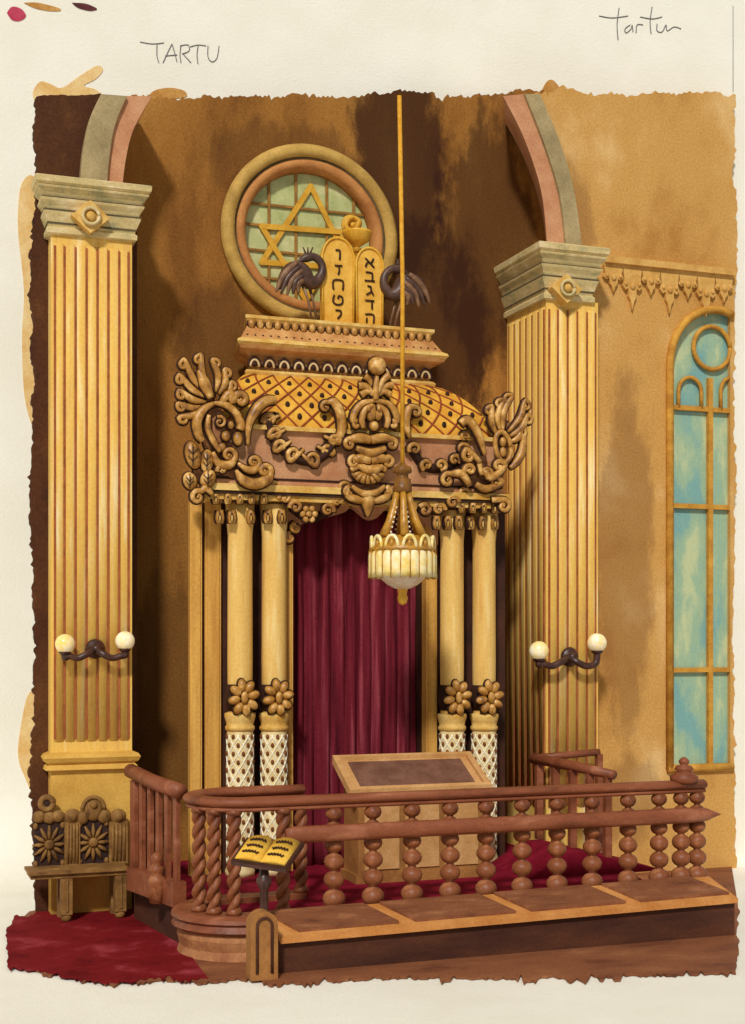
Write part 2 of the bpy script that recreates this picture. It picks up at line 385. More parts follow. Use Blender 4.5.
for pxc in (690, 732):
    c = at(pxc, 392, .02); r = .145; z0 = Z(690, 408, 0)
    pts = [Vector((c.x - r, c.y, z0))] + [c + Vector((r * math.cos(PI - PI * k / 12), 0, r * 1.1 * math.sin(PI * k / 12))) for k in range(13)] + [Vector((c.x + r, c.y, z0))]
    pts = [p for p in pts if p.x < xe - .03]
    mb.tube(pts, .022, 6)
mb.build('glazing_bars', 'mullion', win)
mb = MB(); mb.slab([[Vector((a, 0.055, b)) for a, b in op]], (0, 0.012, 0)); mb.build('glass_pane', 'glass2', win)

# lace cornice on the right wall
mb = MB()
x0, x1 = X(604, -.04), X(733, -.04); zt = Z(610, 257, -.04)
mb.box((x0, 0, zt - .07), (x1, -.09, zt)); mb.box((x0, 0, zt - .10), (x1, -.05, zt - .07))
n = 7; wd = (x1 - x0) / n
for i in range(n):
    xa = x0 + wd * i; big = i % 2 == 1
    dz = .44 if big else .27
    pl = [(0, 0), (1, 0), (.93, -.3), (1.02, -.45), (.86, -.55), (.72, -.5), (.70, -.7), (.58, -.82), (.5, -1.02), (.42, -.82), (.30, -.7), (.28, -.5), (.14, -.55), (-.02, -.45), (.07, -.3)]
    mb.slab([[Vector((xa + u * wd, -.045, zt - .09 + v * dz)) for u, v in pl]], (0, .04, 0))
    mb.ell((xa + wd * .5, -.05, zt - .09 - dz * .45), (.032, .02, .04), 10, 6)
    mb.ell((xa + wd * .15, -.05, zt - .09 - dz * .4), (.02, .018, .025), 8, 6)
    mb.ell((xa + wd * .85, -.05, zt - .09 - dz * .4), (.02, .018, .025), 8, 6)
tag(mb.build('trim_2', 'lace'), 'ochre lace-like cornice with pointed drops above the arched window', 'cornice', kind='structure')

# --- arch bands springing from the capitals
def band(a, b, y, dep, mi, mb, dx=0):
    a = smooth_path(a, 5); b = smooth_path(b, 5)
    mb.slab([[at(px, py, y) for px, py in a] + [at(px, py, y) for px, py in reversed(b)]], (dx, dep, 0), mi)
def zl(pts): return pts
Lo = [(80, 187), (83, 150), (90, 118), (101, 94)]; Lm = [(107, 189), (109, 160), (115, 125), (127, 96)]; Li = [(122, 190), (126, 158), (134, 128), (152, 96)]
Ri = [(547, 243), (541, 190), (524, 138), (503, 96)]; Rm = [(566, 245), (560, 195), (545, 145), (525, 94)]; Ro = [(582, 246), (574, 190), (560, 142), (540, 94)]
mb = MB(); band(Lo, Lm, -.10, .7, 0, mb); band(Lm, Li, -.06, .66, 1, mb)
tag(mb.build('trim_3', ['arch_grey', 'arch_pink']), 'grey and rose arch moulding rising from the left capital', 'arch', kind='structure')
mb = MB(); band(Ri, Rm, -.06, .66, 1, mb, .34); band(Rm, Ro, -.10, .16, 0, mb)
tag(mb.build('trim_4', ['arch_grey', 'arch_pink']), 'rose and grey arch moulding rising from the right capital', 'arch', kind='structure')

# --- pilasters
def ringrect(x0, x1, y0, y1, o, z): return [Vector((x0 - o, y0 - o, z)), Vector((x1 + o, y0 - o, z)), Vector((x1 + o, y1, z)), Vector((x0 - o, y1, z))]
def flutes(mb, a, b, z0, z1, n, out):
    """reeds side by side on the face from a to b (xy), with painted grooves between"""
    a = Vector(a); b = Vector(b); out = Vector(out); wv = (b - a) / n
    for i in range(n):
        c = a + wv * (i + .5); r = wv.length * .46
        pr = []
        for k in range(7):
            t = PI * k / 6; pr.append(c - wv.normalized() * r * math.cos(t) + out * r * .26 * math.sin(t))
        rings = []
        for z in (z0 + .03, z1 - .03): rings.append([Vector((p.x, p.y, z)) for p in pr])
        mb.loft(rings, 0, True)
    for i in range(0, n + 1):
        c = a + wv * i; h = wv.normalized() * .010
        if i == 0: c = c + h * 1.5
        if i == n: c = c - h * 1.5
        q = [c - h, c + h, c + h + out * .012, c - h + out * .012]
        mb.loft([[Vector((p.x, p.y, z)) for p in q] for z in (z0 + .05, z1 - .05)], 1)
def capital(prof_, x0, x1, y0, y1, ztop, zbot, parent, med):
    mb = MB(); rings = []; H = ztop - zbot
    for (o, t) in prof_: rings.append(ringrect(x0, x1, y0, y1, o, zbot + H * t))
    mb.loft(rings, 0)
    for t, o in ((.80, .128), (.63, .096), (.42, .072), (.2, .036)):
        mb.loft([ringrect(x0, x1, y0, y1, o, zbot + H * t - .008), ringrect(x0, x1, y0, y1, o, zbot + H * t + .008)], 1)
    c = mb.build('capital', ['capital', 'cap_line'], parent)
    m2 = MB(); mx, mz = med; yy = y0 - .165; s = .15
    m2.slab([[Vector((mx - s * 1.15, yy + .03, mz)), Vector((mx, yy + .03, mz + s)), Vector((mx + s * 1.15, yy + .03, mz)), Vector((mx, yy + .03, mz - s))]], (0, .16, 0), 0)
    m2.tube([Vector((mx + .075 * math.cos(a), yy + .01, mz + .075 * math.sin(a))) for a in [2 * PI * k / 16 for k in range(17)]], .018, 6, 1)
    m2.ell((mx, yy + .02, mz), (.045, .04, .045), 10, 6, 0)
    m2.build('medallion', ['trimgold', 'capital'], c)
CP = [(o_ * .72, t_) for o_, t_ in [(.02, 0), (.055, .02), (.06, .10), (.03, .14), (.05, .22), (.09, .36), (.10, .40), (.07, .43), (.09, .50), (.13, .58), (.14, .62), (.10, .65), (.13, .72), (.18, .79), (.19, .82), (.17, .84), (.21, .88), (.22, .98), (.20, 1)]]
x0, x1, y0 = X(51, -.2), X(132, -.2), -.2
pl = thing('fluted_pilaster', ((x0 + x1) / 2, y0, ZL), 'tall yellow fluted pilaster on the left behind the carved bench', 'pilaster')
zc0, zc1, zb = Z(90, 238, y0), Z(90, 184, y0), Z(90, 757, y0)
mb = MB(); mb.box((x0, y0, zb - .02), (x1, 0, zc0 + .02)); flutes(mb, (x0 + .02, y0), (x1 - .02, y0), zb + .12, zc0 - .05, 7, (0, -1)); mb.build('shaft', ['pil', 'groove'], pl)
capital(CP, x0, x1, y0, -.005, zc1, zc0, pl, (X(91, y0 - .15), Z(91, 216, y0 - .15)))
mb = MB(); rr = []
for o, z in ((.0, zb + .05), (.05, zb + .03), (.07, zb), (.05, zb - .04), (.02, zb - .06), (.04, zb - .08), (.05, zb - .11), (.0, zb - .13), (-.0, zb - .2), (.0, ZL + .001)): rr.append(ringrect(x0, x1, y0, -.005, o, z))
mb.loft(rr, 0); mb.build('base', 'base_y', pl)

x0, x1, y0 = X(546, -.3), X(598, -.3), -.3
pr = thing('fluted_pilaster', ((x0 + x1) / 2, y0, 0), 'yellow fluted pier on the right, seen on its corner between niche and arched window', 'pilaster')
zc0, zc1 = Z(546, 300, y0), Z(548, 246, y0)
mb = MB(); mb.box((x0, y0, ZL), (x1, NW, zc0 + .02)); flutes(mb, (x0 + .02, y0), (x1 - .02, y0), .45, zc0 - .04, 5, (0, -1)); flutes(mb, (x0, NW - .05), (x0, y0 + .02), .45, zc0 - .04, 6, (-1, 0))
mb.build('shaft', ['pil', 'groove'], pr)
mbp = CP
capital(CP, x0, x1 - .10, y0, NW, zc1, zc0, pr, (X(568, y0 - .15), Z(568, 288, y0 - .15)))

# ================================================================== STAGE
sy0 = -2.39
sL = atz(134, 885, 0); sF = atz(188, 915, 0)
plan = [(sL.x, NW - .02), (sL.x, sL.y), (atz(180, 908, 0).x, atz(180, 908, 0).y), (X(193, -2.1) + .3, -2.25), (X(193, -2.1) + .4, sy0), (X(655, sy0), sy0), (X(610, -.6), -.6), (X(598, -.3), -.3), (X(545, -.3), -.3), (X(545, NW), NW - .02)]
# keep clear of the wall edge block on the left
xj2 = X(137, 0) + .005
plan[0] = (max(sL.x, xj2), NW - .005); plan.insert(1, (max(sL.x, xj2), .0)); 
plan = [p for p in plan]
tag(MB().slab([[Vector((a, b, ZL + .001)) for a, b in plan]], (0, 0, -ZL - .013)).build('stage_platform', 'panel'), 'dark wooden raised platform carrying the ark and its railings', 'platform', kind='structure')
tag(MB().slab([[Vector((a, b, -.012)) for a, b in plan]], (0, 0, .012)).build('carpet', 'carpet'), 'crimson carpet covering the raised platform in front of the ark', 'carpet')

# carpeted ramp by the right pier
mb = MB(); ya, yb = -.66, -1.55
q = [(X(503, -1.0), 0.001), (X(540, -1.0), .22), (X(556, -1.0), .22), (X(640, -1.1), 0.001)]
mb.slab([[Vector((a, ya, z)) for a, z in q]], (0, yb - ya, 0)); tag(mb.build('carpeted_ramp', 'carpet'), 'small crimson carpeted hump beside the slatted handrail of the right pier', 'ramp')

# ================================================================== THE ARK
AF = -.62      # front of the canopy
ark = thing('torah_ark', (X(352, -.5), -.4, 0), 'huge gilded carved ark with crimson curtain between paired columns', 'ark')
zF0 = (Z(205, 499, AF) + Z(500, 509, AF)) / 2        # underside of cornice strip
zF1 = (Z(205, 484, AF) + Z(500, 492, AF)) / 2
zF2 = (Z(250, 427, AF) + Z(470, 437, AF)) / 2        # bottom of the lattice pillow
CF = -.12                                            # crown front
zC0 = (Z(245, 371, CF) + Z(425, 388, CF)) / 2        # top of the pillow
zC1 = Z(245, 314, CF) - .0
xa, xb = X(207, AF), X(500, AF)
# body: two dark side cases; the plan narrows towards the wall
CANT = .30
def cbox(mb, x0, x1, y0, z0, z1, mi=0):
    q_ = [(x0, y0), (x1, y0), (x1, NW - .003), (x0 + CANT * (NW - y0), NW - .003)]
    mb.loft([[Vector((a_, b_, z)) for a_, b_ in q_] for z in (z0, z1)], mi)
mb = MB()
xo0, xo1 = X(294, -.35), X(425, -.35)
cbox(mb, X(192, -.25), xo0 - .005, -.25, 0, zF0); mb.box((xo1 + .005, -.25, 0), (X(505, -.25), NW, zF0))
mb.box((xo0, .15, 0), (xo1, NW, zF0))
mb.build('case', 'arkdark', ark)
# boards
for a, b, y in ((190, 202, -.33), (205, 221, -.30), (286, 293, -.36), (426, 437, -.36), (498, 503, -.30)):
    if a == 498: continue
    mb = MB(); mb.box((X(a, y), y, 0), (X(b, y), -.25, zF0)); mb.box((X(a, y) + .02, y - .012, .1), (X(b, y) - .02, y, zF0 - .1)); mb.build('side_board', 'strip', ark)
# opening head (pointed, with lobed outline)
yh = -.40; hz = [(286, 548), (292, 540), (298, 528), (310, 520), (328, 517), (345, 512), (352, 506), (372, 520), (390, 506), (402, 512), (418, 516), (430, 528), (438, 545)]
mb = MB(); mb.slab([[at(px, py, yh) for px, py in smooth_path(hz, 4)] + [Vector((X(438, yh), yh, zF0)), Vector((X(286, yh), yh, zF0))]], (0, .10, 0)); mb.build('opening_head', 'pink', ark)
# curtain
mb = MB(); nx, nz = 150, 16; vs = []; fs = []; zt = zF0 - .02
for j in range(nz + 1):
    for i in range(nx + 1):
        u = i / nx; z = zt * j / nz + .01 * 0; fl = 1 - .25 * j / nz
        y = -.10 + fl * (.028 * math.sin(u * 60 + .6 * math.sin(j * .5)) + .020 * math.sin(u * 33 + 1.3) + .012 * math.sin(u * 97 + j * .15))
        vs.append((xo0 - .0 + (xo1 - xo0) * u, y, z + .002))
for j in range(nz):
    for i in range(nx): a = j * (nx + 1) + i; fs.append((a, a + 1, a + nx + 2, a + nx + 1))
mb.add(vs, fs, 0, True); o = mb.build('curtain', 'curtain', ark)
sol = o.modifiers.new('thick', 'SOLIDIFY'); sol.thickness = .012
# columns
def column(px, top):
    y = -.45; r = .118; c = at(px, 600, y); c.z = 0; mb = MB()
    zf = Z(px, 714, y); zr = Z(px, 728, y)
    mb.lathe(c, [(r * .92, zr - .02), (r * .96, zf), (r * 1.0, zf + .5), (r * .97, top - .3), (r * 1.05, top - .2), (r * 1.15, top)], 20)
    col = mb.build('column', 'column', ark)
    mb = MB(); R = r * 1.03; h = zr - .02
    mb.lathe(c, [(R * 1.12, 0), (R * 1.15, .05), (R, .10), (R, h), (R * .9, h + .02)], 24, 0)
    for k in range(8):
        for sg in (1, -1):
            pts = []
            for j in range(25):
                t = j / 24; a = 2 * PI * k / 8 + sg * t * 2 * PI * .95; pts.append(c + Vector((math.cos(a) * (R + .002), math.sin(a) * (R + .002), .12 + (h - .16) * t)))
            mb.tube(pts, .0075, 5, 1)
    nr = int(2 * 8 * .95)
    for q in range(nr + 1):
        for k in range(8):
            a = 2 * PI * (k + .5) / 8 + (PI / 8 if q % 2 else 0) - PI / 8 * 0; z = .12 + (h - .16) * (q + .0) / (2 * 8 * .95) 
            if math.sin(a) < .35 and .14 < z < h - .02: mb.ell(c + Vector((math.cos(a) * R, math.sin(a) * R, z)), (.018, .018, .024), 7, 5, 2)
    mb.build('lattice_drum', ['drum', 'drum_l', 'drum_d'], ark)
    mb = MB(); mb.lathe(c, [(R, h - .01), (R * 1.14, h + .01), (R * 1.14, h + .035), (R * 1.02, h + .05), (R * 1.08, h + .08), (R * 1.2, h + .13), (R * 1.18, h + .16), (R * .9, h + .17)], 24); mb.build('ring', 'trimgold', ark)
    mb = MB(); zc = Z(px, 697, y)
    for a in range(8):
        ang = 2 * PI * a / 8 + .2
        p = c + Vector((.092 * math.cos(ang), -.15, zc + .115 * math.sin(ang)))
        mb.ell(p, (.062, .04, .040), 10, 6, 0, ang); mb.ell(p + Vector((0, .02, 0)), (.074, .035, .052), 10, 6, 1, ang)
    mb.ell(c + Vector((0, -.175, zc)), (.035, .03, .06), 10, 6, 0)
    mb.lathe(c, [(R * .98, zc - .13), (R * 1.12, zc - .05), (R * 1.12, zc + .05), (R * .98, zc + .12)], 20, 1)
    mb.build('leaf_collar', ['orn', 'orn_dark'], ark)
for px in (240, 274, 452, 484): column(px, zF0 - .02)
# entablature
mb = MB()
cbox(mb, xa, xb, AF, zF1, zF2 + .01, 0)
for (o, z0, z1, mi) in ((.03, zF0, zF0 + .05, 1), (.055, zF0 + .05, zF0 + .075, 2), (.07, zF0 + .08, zF1 - .01, 1), (.035, zF1 - .01, zF1 + .03, 0), (.02, zF1 + .045, zF1 + .06, 2), (.05, zF2 - .03, zF2 + .01, 1)):
    cbox(mb, xa - o, xb + o, AF - o, z0, z1, mi)
mb.build('entablature', ['pink', 'trimgold', 'orn_dark'], ark)
# bulging lattice pillow
xc0, xc1 = X(247, CF), X(432, CF); xp0, xp1 = X(222, AF), X(492, AF)
def pil_s(v):
    k = 1 - math.sin(v * PI / 2) ** 1.0; k2 = math.cos(v * PI / 2) ** .75 if v < 1 else 0
    return (xc0 + (xp0 - xc0) * k2, xc1 + (xp1 - xc1) * k2, CF + (AF - CF) * k2, zF2 + (zC0 - zF2) * v)
mb = MB(); rings = []
for j in range(17):
    a, b, y, z = pil_s(j / 16); rings.append([Vector((a, y, z)), Vector((b, y, z)), Vector((b, NW - .003, z)), Vector((a + CANT * (NW - y), NW - .003, z))])
mb.loft(rings, 0)
Wd = xp1 - xp0; Hd = 0.85; cell = .235
def Sp(u, v, o=0):
    v = min(max(v, 0), 1); a, b, y, z = pil_s(v); return Vector((a + (b - a) * u, y - o, z))
nc = int(Wd / cell); vr = 2.5
for sg in (1, -1):
    for i in range(-6, nc + 7):
        pts = []
        for j in range(25):
            v = j / 24; u = (i + sg * v * vr) / nc
            if -.001 <= u <= 1.001: pts.append(Sp(u, v, .004))
        if len(pts) > 2: mb.tube(pts, .010, 5, 1)
for i in range(nc * 2 + 1):
    for j in range(int(vr * 2) + 1):
        if (i + j) % 2 == 1:
            u = i / 2 / nc; v = (j + .0) / 2 / vr
            if .02 < u < .98 and .03 < v < .95: p = Sp(u, v, .008); mb.ell(p, (.024, .016, .032), 8, 6, 2)
mb.build('lattice_canopy', ['lattice_g', 'lattice_l', 'orn_dark'], ark)
# crown cornice
mb = MB(); H = zC1 - zC0
cw0, cw1 = xc0 + .0, xc1 + .0
CR = [(.02, -.02, 1), (.03, .03, 1), (.01, .07, 1), (-.02, .09, 0), (-.02, .30, 0), (.02, .36, 0), (.09, .40, 0), (.11, .46, 1), (.13, .50, 1), (.12, .54, 1), (.08, .58, 0), (-.02, .86, 0), (.0, .90, 1), (.02, .94, 1), (.02, .99, 1), (0, 1.0, 0)]
rr = [[Vector((cw0 - o, CF - o, zC0 + H * t)), Vector((cw1 + o, CF - o, zC0 + H * t)), Vector((cw1 + o, NW - .14, zC0 + H * t)), Vector((cw0 - o + CANT * .5, NW - .14, zC0 + H * t))] for o, t, m_ in CR]
for i in range(len(rr) - 1): mb.loft([rr[i], rr[i + 1]], 0 if not CR[i][2] else 1)
mb.build('crown_cornice', ['crownp', 'trimgold'], ark)
mb = MB(); n = 13
for i in range(n):       # arcs with a pearl in each
    c = Vector((cw0 + (cw1 - cw0) * (i + .5) / n, CF - .01, zC0 + H * .12)); r = .062
    mb.tube([c + Vector((r * math.cos(PI * k / 10), 0, r * 1.5 * math.sin(PI * k / 10))) for k in range(11)], .014, 6, 1)
    mb.tube([c + Vector((r * .7 * math.cos(PI * k / 10), -.004, r * 1.1 * math.sin(PI * k / 10))) for k in range(11)], .012, 6, 0)
    mb.ell(c + Vector((0, -.004, .025)), (.024, .02, .026), 8, 6, 1)
mb.build('arcade_band', ['arcpale', 'orn_dark'], ark)
mb = MB(); n = 22
for i in range(n):
    t = .80; u = (i + .5) / n; c = Vector((cw0 + (cw1 - cw0) * u, CF + .0, zC0 + H * .84))
    mb.ell(c, (.036, .035, .05), 8, 6, 0); mb.ell(c + Vector((0, .01, -.01)), (.046, .03, .06), 8, 6, 1)
for k in (0, 1):
    z = zC0 + H * (.64 + .0); 
nt_ = 26
for i in range(nt_):
    u = (i + .5) / nt_; c = Vector((cw0 - .05 + (cw1 - cw0 + .1) * u, CF - .055, zC0 + H * .62)); mb.ell(c, (.018, .012, .02), 6, 5, 1)
mb.build('scallop_edging', ['orn', 'orn_dark'], ark)

# --- carved ornament: curls drawn in the ornament plane
class Orn(MB):
    def __init__(s, y): super().__init__(); s.y = y
    def stroke(s, P, wpx, n=5):
        """P list of (px,py), wpx list of half widths in px at those points"""
        if not hasattr(wpx, '__len__'): wpx = [wpx] * len(P)
        Q = smooth_path([(a[0], a[1], w_) for a, w_ in zip(P, wpx)], n)
        dd = random.uniform(-.02, .02)
        pts = [at(q[0], q[1], s.y + dd) for q in Q]; k = S(P[0][0], s.y); rr = [max(.004, q[2] * k) for q in Q]
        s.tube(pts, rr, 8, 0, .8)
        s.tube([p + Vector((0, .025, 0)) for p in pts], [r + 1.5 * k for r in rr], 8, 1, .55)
        return s
    def curl(s, cx, cy, R, a0, turns=1.25, d=1, wd=3.0, tail=None):
        """spiral scroll: starts at angle a0 (degrees, 0 right, 90 up) and winds inward"""
        P = []; W = []
        if tail:
            for i, t in enumerate(tail): P.append(t[:2]); W.append(t[2] if len(t) > 2 else wd * (.5 + .5 * (i + 1) / len(tail)))
        n = max(6, int(turns * 9))
        for i in range(n + 1):
            t = i / n; a = math.radians(a0) + d * t * turns * 2 * PI; r = R * (1 - .78 * t)
            P.append((cx + r * math.cos(a), cy - r * math.sin(a))); W.append(wd * .74 * (1 - .45 * t))
        s.stroke(P, W, 3); s.blob(cx, cy, wd * .42, wd * .42, out=0, lift=.01)
        c = at(cx, cy, s.y + .03); k = S(cx, s.y); s.ell(c, (R * k, .012, R * k), 14, 6, 1)
        return s
    def blob(s, cx, cy, a, b, rot=0, out=1.3, lift=0):
        c = at(cx, cy, s.y - lift); k = S(cx, s.y)
        s.ell(c, (a * k, min(a, b) * k * .8, b * k), 12, 8, 0, rot)
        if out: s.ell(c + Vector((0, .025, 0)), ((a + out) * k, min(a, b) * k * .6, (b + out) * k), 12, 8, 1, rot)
        return s
    def leaf(s, P0, P1, w_, bend=0):
        mx_, my = (P0[0] + P1[0]) / 2, (P0[1] + P1[1]) / 2; dx, dy = P1[0] - P0[0], P1[1] - P0[1]
        m = (mx_ - dy * bend, my + dx * bend)
        return s.stroke([P0, m, P1], [w_ * .4, w_, w_ * .55], 5)
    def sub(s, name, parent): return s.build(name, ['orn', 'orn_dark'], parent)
YO = AF - .09
# left corner
base = Orn(YO + .11)
base.blob(216, 434, 14, 26).blob(205, 470, 12, 15).blob(236, 472, 20, 9).blob(209, 392, 7, 9)
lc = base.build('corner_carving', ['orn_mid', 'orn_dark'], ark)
def ornament(parent, name, fn, y=YO):
    o = Orn(y); fn(o); return o.sub(name, parent)
tips = [(184, 363, 210, 396, 1), (199, 358, 212, 392, 1), (216, 362, 216, 392, -1), (227, 372, 219, 394, -1), (232, 385, 222, 398, -1), (181, 378, 208, 398, 1), (182, 393, 206, 402, 1), (182, 405, 205, 406, 1), (184, 417, 204, 408, 1)]
for (tx, ty, bx, by, d) in tips:
    def fn(o):
        ang = math.atan2(-(ty - by), tx - bx); L = math.hypot(tx - bx, ty - by)
        mx_, my = bx + (tx - bx) * .55, by + (ty - by) * .55
        nx_, ny = -math.sin(ang) * d, -math.cos(ang) * d
        o.curl(tx, ty + 2, 4.8, math.degrees(ang) - 90 * d + 40 * d, 1.0, d, 3.0, [(bx, by, 1.4), (mx_ + nx_ * 2.5, my + ny * 2.5, 3.6)])
    ornament(lc, 'leaf', fn)
ornament(lc, 'leaf', lambda o: o.leaf((199, 370), (211, 398), 6), YO - .04)
ornament(lc, 'scroll', lambda o: o.curl(241, 400, 8, 200, 1.1, -1, 5.5, [(222, 402, 3), (230, 393, 5)]))
ornament(lc, 'horn', lambda o: o.stroke([(248, 445), (249, 425), (256, 410), (266, 401), (276, 400)], [1.5, 3.5, 5, 5, 4]), YO - .03)
ornament(lc, 'oval_band', lambda o: o.stroke([(214, 403), (203, 410), (197, 422), (199, 435), (203, 441)], [2, 4, 5, 4.5, 3]), YO - .03)
ornament(lc, 'oval_band', lambda o: o.stroke([(214, 403), (226, 405), (236, 413), (241, 424), (240, 430)], [2, 3.5, 4, 4.5, 4.5]), YO - .03)
def fn(o):
    o.curl(220, 422, 6, 120, 1.2, -1, 2.4); o.blob(226, 436, 4.5, 5); o.blob(238, 439, 5, 7); o.blob(222, 447, 4, 4); o.stroke([(209, 415), (208, 428), (213, 440), (220, 452)], [2, 3, 3.2, 2]); o.blob(231, 425, 3, 4)
ornament(lc, 'face_cluster', fn, YO - .02)
for (a, b, w_, h_, r) in ((193, 455, 8, 14, .25), (207, 461, 6.5, 12, -.1), (190, 481, 7, 9, .3), (208, 479, 7.5, 10, -.5)):
    def fn(o):
        o.blob(a, b, w_, h_, r); o.y -= .05
        p = at(a, b - h_ * .8, o.y - .02); q = at(a, b + h_ * .8, o.y - .02); o.tube([p, q], .005, 5, 1)
        for s_ in (-1, 1):
            for t in (-.3, .2): o.tube([at(a, b + t * h_ + 3, o.y - .02), at(a + s_ * w_ * .6, b + t * h_ - 2, o.y)], .004, 5, 1)
    ornament(lc, 'leaf', fn)
ornament(lc, 'scroll', lambda o: o.curl(198, 497, 7, 60, 1.1, 1, 4, [(213, 495, 2), (206, 488, 3.5)]), YO - .04)
ornament(lc, 'scroll', lambda o: o.curl(229, 455, 7, 330, 1.1, 1, 4, [(213, 452, 2), (218, 463, 4), (229, 465, 4.5)]), YO - .05)
ornament(lc, 'scroll', lambda o: o.curl(254, 462, 6, 330, 1.15, 1, 3.5, [(238, 463, 1.5), (246, 469, 3.5), (254, 470, 4)]), YO - .04)
ornament(lc, 'scroll', lambda o: o.curl(265, 471, 7, 320, 1.15, 1, 4.5, [(236, 470, 1.5), (243, 480, 5), (256, 484, 5.5), (268, 479, 5)]), YO - .05)
ornament(lc, 'scroll', lambda o: o.curl(222, 470, 5, 200, 1.0, -1, 3), YO - .05)

# garlands
gl = Orn(AF - .03); gl.stroke([(268, 420), (275, 440), (292, 456), (312, 461), (328, 452), (338, 436)], 3.5)
gar = gl.build('garland', ['orn_dark', 'orn_dark'], ark)
for (cx_, cy_, R, a0, d) in ((270, 420, 6.5, 200, -1), (276, 434, 6.5, 210, -1), (281, 446, 6.5, 230, -1), (294, 454, 7, 250, -1), (312, 459, 7, 290, 1), (327, 451, 6.5, 330, 1), (334, 441, 6, 340, 1)):
    ornament(gar, 'scroll', lambda o: o.curl(cx_, cy_, R, a0, 1.1, d, 3.6, [(cx_ + 10 * d * -1, cy_ - 5, 1.5)]), AF - .06)
ornament(gar, 'hook', lambda o: o.curl(326, 407, 5.5, 60, .9, 1, 3.5, [(335, 444, 2.5), (342, 430, 5), (340, 412, 5), (334, 402, 4.6)]), AF - .07)
gl = Orn(AF - .03); gl.stroke([(412, 448), (424, 465), (440, 468), (456, 462), (464, 446)], 3.5)
gar2 = gl.build('garland', ['orn_dark', 'orn_dark'], ark)
for (cx_, cy_, R, a0, d) in ((415, 449, 6.5, 210, -1), (427, 465, 6, 240, -1), (441, 465, 6, 270, 1), (455, 460, 6, 320, 1), (463, 449, 6, 340, 1), (465, 437, 5, 350, 1)):
    ornament(gar2, 'scroll', lambda o: o.curl(cx_, cy_, R, a0, 1.1, d, 3.4), AF - .06)
ornament(gar2, 'hook', lambda o: o.curl(416, 412, 5, 90, .9, -1, 3.2, [(410, 438, 2), (406, 424, 4), (409, 409, 4.2)]), AF - .07)

# arch edging
eg = Orn(yh - .02); eg.stroke([(272, 486), (285, 500), (298, 512), (310, 518), (328, 512), (340, 500), (346, 488)], 3)
edg = eg.build('arch_edging', ['orn_dark', 'orn_dark'], ark)
for (cx_, cy_, R, a0, d) in ((275, 488, 6.5, 180, -1), (285, 498, 6.5, 190, -1), (296, 507, 6.5, 190, -1), (328, 510, 6.5, 340, 1), (337, 501, 6, 350, 1), (344, 488, 6, 0, 1), (296, 528, 5, 100, 1), (290, 538, 5, 90, 1)):
    ornament(edg, 'scroll', lambda o: o.curl(cx_, cy_, R, a0, 1.15, d, 3.5), AF - .03 if cy_ < 515 else yh - .05)
def fn(o):
    for k in range(6): o.blob(309 + 6 * math.cos(k * PI / 3), 514 + 6 * math.sin(k * PI / 3), 3.2, 3.2)
    o.blob(309, 514, 3, 3, lift=.03)
ornament(edg, 'flower', fn, AF - .03)
eg = Orn(yh - .02); eg.stroke([(408, 506), (425, 512), (440, 510), (455, 502), (464, 492)], 3)
edg2 = eg.build('arch_edging', ['orn_dark', 'orn_dark'], ark)
for (cx_, cy_, R, a0, d) in ((412, 507, 5.5, 180, -1), (425, 510, 6.5, 150, -1), (439, 509, 6.5, 350, 1), (453, 502, 6.5, 0, 1), (464, 494, 6, 10, 1)):
    ornament(edg2, 'scroll', lambda o: o.curl(cx_, cy_, R, a0, 1.15, d, 3.5), AF - .04)

# drop fringe over the column heads
def drop(px, py, h=9, w_=4.2, y=-.60):
    o = Orn(y); o.stroke([(px, py - h), (px, py), (px, py + h * .7)], [w_ * .75, w_, w_ * .7], 4); o.stroke([(px, py - h * .5), (px, py), (px, py + h * .45)], [w_ * .3, w_ * .5, w_ * .3], 4); k0 = len(o.v)
    c = at(px, py - .5, y - .045); k = S(px, y); o.ell(c, (w_ * .34 * k, .02, h * .62 * k), 8, 6, 1); c = at(px, py + .3, y - .058); o.ell(c, (w_ * .16 * k, .014, h * .45 * k), 8, 6, 2)
    return o.build('fringe_drop', ['orn', 'orn_dark', 'trimgold'], ark)
for px in (216, 228, 240, 252, 264): drop(px, 500, 6, 4, -.66)
for px in (220, 232, 251, 268, 282): drop(px, 518, 8, 4.6)
for px in (462, 473, 484, 495): drop(px, 509, 6, 3.6, -.66)
for px in (437, 448, 459, 471, 483, 495): drop(px, 524, 8, 4.3)

# centre crest
c0 = Orn(YO + .11); c0.blob(374, 416, 13, 16).blob(371, 448, 22, 12).blob(371, 470, 17, 16).blob(368, 494, 19, 11).blob(376, 386, 9, 14)
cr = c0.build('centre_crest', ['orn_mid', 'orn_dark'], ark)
ornament(cr, 'ball', lambda o: o.blob(377, 366, 9.5, 9.5), YO - .02)
for (tx, ty, d) in ((365, 376, 1), (359, 386, 1), (361, 395, 1), (389, 375, -1), (393, 385, -1), (391, 395, -1)):
    ornament(cr, 'leaf', lambda o: o.stroke([(376, 398), ((tx + 376) / 2, (ty + 394) / 2 - 3), (tx, ty)], [1.4, 3, 3.8]), YO - .02)
ornament(cr, 'leaf', lambda o: o.stroke([(376, 400), (376, 388), (377, 376)], [3, 3, 2]), YO - .03)
for d in (-1, 1):
    ornament(cr, 'shell_arc', lambda o: o.curl(375 + d * 18, 425, 4, 90, .8, -d, 3.2, [(375, 401, 2), (375 + d * 12, 403, 3), (375 + d * 20, 412, 3.6), (375 + d * 22, 421, 3.2)]), YO - .03)
    ornament(cr, 'shell_arc', lambda o: o.stroke([(375 + d * 2, 405), (375 + d * 10, 410), (375 + d * 13, 420), (375 + d * 11, 428)], [2, 3, 3.2, 2.5]), YO - .05)
